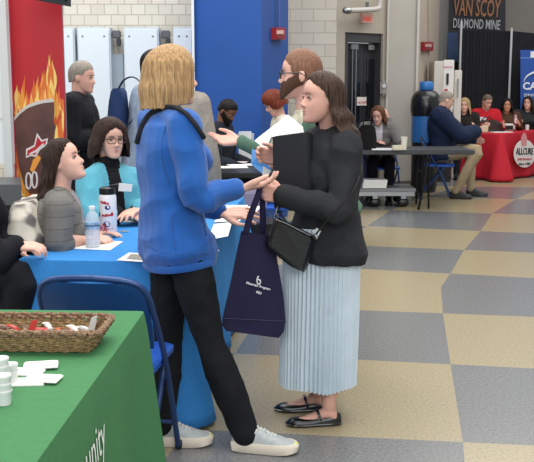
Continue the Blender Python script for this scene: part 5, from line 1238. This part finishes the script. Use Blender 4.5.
for q in 'RL': shoe(Matrix.Translation((0, 0, .002-(J['F'+q] @ V((0, .1, 0))).z)) @ J['F'+q], t, MATS['black_shoe'], black, name='shoe')
dup(ch0, (-1.22, 5.56, 0), math.radians(-125), 'blue folding chair under the person in the teal jacket')
# -------------------------------------------------- seated person in black at the left edge
t = thing('person', 'seated person in black with hands on the lap, cut off by the left edge', 'person', (-1.52, 4.28, 0))
f = V((.95, -.1, 0)).normalized()
J = pose(SIT, (-1.50, 4.28), f, 1.0)
J['sR'] = P(-32, 196, 4.10); J['eR'] = P(-6, 262, 4.02); J['wR'] = P(14, 246, 4.10); J['sL'] = P(-22, 190, 4.42); J['eL'] = P(8, 236, 4.5); J['wL'] = P(16, 246, 4.3)
J['kR'] = P(19, 275, 4.08); J['kL'] = P(27, 264, 4.30); J['aR'] = V((J['kR'].x-.10, 4.10, .085)); J['aL'] = V((J['kL'].x+.02, 4.36, .085))
body(J, t, sk1, .008, headfwd=(.95, -.2, .05), face=True, hands=dict(R=dict(d=(.95, .25, -.1), n=(0, .3, -.9), curl=.5), L=dict(d=(.9, -.3, -.1), n=(0, 0, -1), curl=.5)))
hair(t, J, dkh, [(0, .09), (40, .05), (56, .0), (80, -.1), (180, -.18)], prof=((-.2, 1.3), (.03, 1.05)), seed=31)
bks = cloth('black_sweater', '#17181d', .9, var=.15, vs=10)
shirt(J, t, bks, g=.022, vox=.010, sleeve=.98, lo=-.04, hem=.02, fold=.008, seed=6); trousers(J, t, blk_p, g=.014, vox=.012)
for q in 'RL': shoe(Matrix.Translation((0, 0, .002-(J['F'+q] @ V((0, .1, 0))).z)) @ J['F'+q], t, MATS['black_shoe'], black, name='shoe')
dup(ch0, (-1.53, 4.28, 0), math.radians(-95), 'blue folding chair under the person in black at the left edge')
# plaid jacket over a chair back behind the grey cardigan
plaid = mat('plaid_wool', '#aaa69c', .95, bump=.4, bs=200); nt = plaid.node_tree; L_ = nt.links
tc_ = nt.nodes.new('ShaderNodeTexCoord'); w1 = nt.nodes.new('ShaderNodeTexWave'); w1.bands_direction = 'Z'; w2 = nt.nodes.new('ShaderNodeTexWave'); w2.bands_direction = 'Y'
for w in (w1, w2): w.inputs['Scale'].default_value = 3.2; w.inputs['Distortion'].default_value = .8; L_.new(tc_.outputs['Object'], w.inputs['Vector'])
ad = nt.nodes.new('ShaderNodeMath'); ad.operation = 'ADD'; L_.new(w1.outputs['Fac'], ad.inputs[0]); L_.new(w2.outputs['Fac'], ad.inputs[1]); hf = nt.nodes.new('ShaderNodeMath'); hf.operation = 'MULTIPLY'; hf.inputs[1].default_value = .5; L_.new(ad.outputs[0], hf.inputs[0])
rr = nt.nodes.new('ShaderNodeValToRGB'); rr.color_ramp.elements[0].color = lin('#6f6a66'); rr.color_ramp.elements[1].color = lin('#c2bcae'); rr.color_ramp.elements[0].position = .3; rr.color_ramp.elements[1].position = .55; L_.new(hf.outputs[0], rr.inputs[0]); L_.new(rr.outputs[0], nt.nodes['Principled BSDF'].inputs['Base Color'])
bm = B(); pts = []
c0_ = V((-1.17, 4.58, 0)); rs = []
for z, a, b, dx in ((.42, .08, .26, .03), (.55, .11, .28, .02), (.68, .115, .27, .01), (.80, .11, .26, 0), (.90, .09, .24, -.01), (.97, .05, .19, -.01)):
    rs.append(sell(c0_+V((dx, 0, z)), V((1, 0, 0)), V((0, 1, 0)), a, b, 2.5, 28))
rings(bm, rs); tube(bm, [c0_+V((0, -.19, .80)), c0_+V((.06, -.24, .66)), c0_+V((.14, -.22, .50)), c0_+V((.19, -.20, .44))], [.06, .062, .055, .05], 12, 3)
bm = remesh(bm, .01, 2); folds(bm, .012, (8, 8, 5), 3)
solo('draped_jacket', bm, plaid, 'grey and cream plaid jacket hung over the chair behind the grey cardigan', 'jacket', (-1.17, 4.58, .40), world=True)
# -------------------------------------------------- older person in black
def simple(label, Y, px, fwd, top, trs, skn, hkeys, hm, base=STAND, s=1.0, head=None, headfwd=None, male=True, hs=.95, vox=.010, th=.013, prof=((-.2, 1.15), (.03, 1.03)), ov=None, hands=None, lean=0, seed=1, tname='jacket', g=.024, gl=None, bd=None, world=None, wave=0, shoes=True, sleeve=.95, paintfn=None, mats=None, hemlo=-.10):
    x = PX(px, Y).x; t = thing('person', label, 'person', (x, Y, 0)); J = pose(base, (x, Y), fwd, s, lean, **(ov or {}))
    for k_, v_ in (world or {}).items(): J[k_] = v_
    if head:
        dl = P(*head)-J['head']; J['head'] = P(*head)
        for k_, q_ in (('neck', .92), ('sR', .85), ('sL', .85), ('chest', .6), ('waist', .25), ('eR', .5), ('eL', .5)):
            if k_ not in (world or {}): J[k_] = J[k_]+dl*q_
    body(J, t, skn, vox*.8, male=male, hs=hs, headfwd=headfwd, hands=hands, lips='#9c5f57')
    hair(t, J, hm, hkeys, prof=prof, th=th, seed=seed, N=90, rows=24, wave=wave)
    if bd: beard(t, J, bd)
    if gl: glasses(t, J, mat('black_frame', '#17181c', .3))
    shirt(J, t, top, g=g, vox=vox, male=male, sleeve=sleeve, lo=hemlo if base is STAND else -.04, fold=.008, seed=seed, name=tname, collar=.02, paintfn=paintfn, mats=mats)
    trousers(J, t, trs, g=.014, vox=.013, male=male)
    if shoes:
        for q in 'RL': shoe(Matrix.Translation((0, 0, .002-(J['F'+q] @ V((0, .1, 0))).z)) @ J['F'+q], t, MATS['black_shoe'], black, name='shoe')
    return t, J
man_keys = [(0, .068), (30, .066), (45, .058), (58, .052), (68, .022), (80, .018), (92, .018), (104, .010), (118, -.04), (180, -.055)]
gry = hairm('grey_hair', '#a0968a', '#746b62'); blkh = hairm('black_hair', '#231d1b', '#121010'); navyj = cloth('navy_jacket', '#17233c', .85); dkp = cloth('dark_trousers', '#202229')
simple('older standing person with short grey hair and black jacket beside the red pillar', 7.3, 76, (.97, -.1), cloth('black_jacket', '#15161a', .8, var=.2), dkp, sk2, man_keys, gry, head=(82, 77, 7.25), headfwd=(.97, -.12, -.12), th=.015, prof=((-.1, .95), (.03, 1.0)), ov=dict(wR=(.10, .25, 1.12), eR=(.24, .02, 1.10)), g=.035, seed=41)
# two visitors hidden behind the blonde person
tA, JA = simple('standing person in blue-grey sweatshirt wearing a navy backpack, behind the blonde person', 6.95, 140, (.9, .35), cloth('bluegrey_sweat', '#8794a6', .9), dkp, sk2, man_keys, blkh, head=(155, 66, 6.95), headfwd=(.9, .3, 0), th=.014, g=.035, seed=43)
bp = thing('backpack', 'navy backpack worn by the person in the blue-grey sweatshirt', 'backpack', P(119, 120, 6.98)); bm = B(); rings(bm, [sell(P(118.5, y, 7.0), V((1, 0, 0)), V((0, 1, 0)), a, .15, 3, 20) for y, a in ((88, .03), (92, .05), (102, .065), (125, .08), (146, .075), (151, .05))]); folds(bm, .01, (8, 8, 8)); part('pack_body', bm, cloth('pack_navy', '#22355c', .7), bp, world=True)
bm = B(); tube(bm, [P(119, 88, 6.86), P(124, 80, 6.84), P(133, 77, 6.82), P(141, 84, 6.80), P(142, 100, 6.80), P(134, 118, 6.82), P(124, 128, 6.86)], .013, 8, 4, flat=(1, .4)); part('strap', bm, mat('pack_strap', '#16233f', .7), bp, world=True)
simple('standing person in taupe sweater mostly hidden behind the blonde person', 6.55, 186, (.35, .9), cloth('taupe_sweater', '#8c857c', .95, bump=.4), dkp, sk2, man_keys, brh, head=(182, 70, 6.6), headfwd=(.3, .9, 0), g=.030, seed=44, world=dict(sR=P(199, 104, 6.50), eR=P(208, 150, 6.45), wR=P(214, 186, 6.5)))
simple('seated person with short black hair and beard bending over beside the blue column', 9.5, 215, (.9, -.3), cloth('black_shirt', '#1c2129', .85), dkp, sk4, man_keys, blkh, base=SIT, head=(227.5, 111, 9.45), headfwd=(.75, -.45, -.65), lean=.25, th=.012, bd=hairm('black_beard', '#1d1715', '#100d0c'), seed=45, g=.03)
simple('bending person with short auburn hair and cream top beside the black folder', 9.2, 286, (-.95, -.2), cloth('cream_top', '#b7b0a0', .9), dkp, sk2, [(0, .055), (40, .02), (55, -.05), (80, -.075), (180, -.10)], hairm('auburn_hair', '#7a3a26', '#47201a'), base=SIT, head=(273, 102, 9.1), headfwd=(-.8, -.2, -.65), male=False, lean=.3, ov=dict(wR=(.1, .2, .68), wL=(-.1, .2, .68)), th=.018, prof=((-.15, 1.2), (-.05, 1.2), (.03, 1.08)), seed=46)
dup(ch0, (PX(283, 8.4).x, 8.4, 0), math.radians(80), 'blue folding chair under the person with auburn hair')
dup(ch0, (PX(212, 9.5).x, 9.55, 0), math.radians(-100), 'blue folding chair beside the blue column')
# -------------------------------------------------- right background people
tW, JW = simple('seated person in grey cardigan resting cheek on a hand at the long table', 12.5, 382, (-.12, -1), cloth('grey_cardigan', '#6c6a68', .9), cloth('black_skirt', '#16161a'), sk2, [(0, .100), (25, .09), (42, .06), (58, .0), (72, -.10), (100, -.17), (180, -.19)], hairm('light_brown_hair', '#6e4a36', '#442c22'), base=SIT, s=1.02, lean=.35, head=(378, 115, 12.12), headfwd=(-.35, -.9, -.35), male=False, th=.020, prof=((-.2, 1.25), (-.1, 1.25), (.03, 1.06)), seed=51,
    ov=dict(eL=(-.26, .28, .80), wL=(-.085, .20, 1.09), eR=(.25, .20, .80), wR=(.10, .35, .80)), hands=dict(L=dict(d=(-.3, -.1, .8), n=(-.8, .3, 0), curl=.5), R=dict(d=(.6, -.5, 0), n=(0, 0, -1), curl=.3)), g=.03, mats=[MATS.get('grey_cardigan') or None, cloth('white_top', '#c4c2c4')], paintfn=lambda p, J: 1 if abs(p.x-J['neck'].x) < .05 and p.y < J['neck'].y-.03 and p.z > J['chest'].z-.1 else 0)
khaki = cloth('khaki_trousers', '#a08f74')
tN, JN = simple('seated person in navy jacket and khaki trousers on a blue folding chair', 12.9, 445, (.95, -.28), navyj, khaki, sk1, man_keys, gry, base=SIT, head=(446.5, 100, 12.75), headfwd=(.93, .1, -.35), lean=.22, th=.011, prof=((-.1, .97), (.03, 1.0)), seed=52, g=.07, s=1.08,
    world=dict(eR=P(462, 136, 12.55), wR=P(476, 131, 12.75), kR=P(478, 150, 12.5), aR=V((PX(458, 12.6).x, 12.6, .085)), kL=P(470, 147, 12.95), aL=V((PX(474, 12.9).x, 12.9, .085))))
ys = [(463, 15.9, 'seated person with long pale blonde hair left of the person in red', cloth('dark_top', '#25221f'), [(0, .085), (25, .07), (42, .03), (56, -.04), (80, -.17), (180, -.22)], hairm('pale_blonde_hair', '#b9a17b', '#8a7350'), sk1, False, (464.5, 105), (-.3, -.95, -.1), .018, ((-.25, 1.5), (-.12, 1.3), (.03, 1.06))),
      (487, 15.9, 'seated person in bright red shirt with short grey-brown hair looking down', cloth('red_shirt', '#b3202a'), man_keys, hairm('greybrown_hair', '#75655a', '#51443c'), sk2, True, (487, 101.5), (.35, -.85, -.4), .012, ((-.1, .97), (.03, 1.0))),
      (506, 16.0, 'seated person with dark hair and brown jacket at the red table', cloth('brown_jacket', '#4d3528'), [(0, .085), (25, .07), (42, .03), (56, -.04), (80, -.17), (180, -.22)], blkh, sk3, False, (507, 105), (-.15, -.95, -.05), .018, ((-.25, 1.6), (-.12, 1.35), (.03, 1.06))),
      (527, 16.1, 'seated person with dark brown hair and dark grey jacket at the right edge', cloth('dark_jacket', '#2c2f30'), [(0, .085), (25, .07), (42, .03), (56, -.04), (80, -.19), (180, -.24)], hairm('dark_brown_hair_b', '#3a2c25', '#1d1512'), sk2, False, (528, 103), (-.5, -.85, .0), .018, ((-.25, 1.5), (-.12, 1.35), (.03, 1.06)))]
for i, (px, Y, lab, top, keys, hm, skn, male, hd, hf_, th_, pf_) in enumerate(ys):
    Y = 15.7+.4*i; simple(lab, Y, px, (hf_[0]*.3, -1), top, dkp, skn, keys, hm, base=SIT, head=(hd[0], hd[1], Y-.12), headfwd=hf_, male=male, th=th_, prof=pf_, seed=60+i, s=1.1, vox=.013, lean=.12, ov=dict(wR=(.18, .33, .84), wL=(-.18, .33, .84)))
    dup(ch0, (PX(px, Y).x, Y+.02, 0), PI, 'blue folding chair behind the red table, under the '+['blonde person', 'person in the red shirt', 'person in the brown jacket', 'person at the right edge'][i])
# -------------------------------------------------- light
w = bpy.data.worlds.new('world'); sc.world = w; w.use_nodes = True; w.node_tree.nodes['Background'].inputs[0].default_value = (.93, .96, 1, 1); w.node_tree.nodes['Background'].inputs[1].default_value = .55
def area(name, loc, size, power, rot=(0, 0, 0), col=(1, .97, .93)):
    l = bpy.data.lights.new(name, 'AREA'); l.shape = 'RECTANGLE'; l.size, l.size_y = size; l.energy = power; l.color = col
    o = bpy.data.objects.new(name, l); C.objects.link(o); o.location = loc; o.rotation_euler = rot
area('ceiling_lamp', (0, 3.2, 5.2), (4, 3), 250)
area('ceiling_lamp', (1.5, 8, 5.4), (5, 4), 230)
area('ceiling_lamp', (-3, 8.5, 5.4), (4, 4), 260, col=(.95, .98, 1))
area('ceiling_lamp', (5, 13.2, 5.4), (5, 4), 240)
area('front_fill_light', (1.2, -3.0, 3.6), (7, 3.0), 330, (math.radians(62), 0, 0), (.97, .98, 1))  # unseen soft fill added high behind the camera to brighten the fronts
area('left_window_light', (-5.2, 3.5, 2.6), (4, 2.6), 110, (0, math.radians(-78), 0), (.95, .98, 1))
sc.view_settings.view_transform = 'Standard'; sc.view_settings.look = 'None'; sc.view_settings.exposure = 0; sc.view_settings.gamma = 1
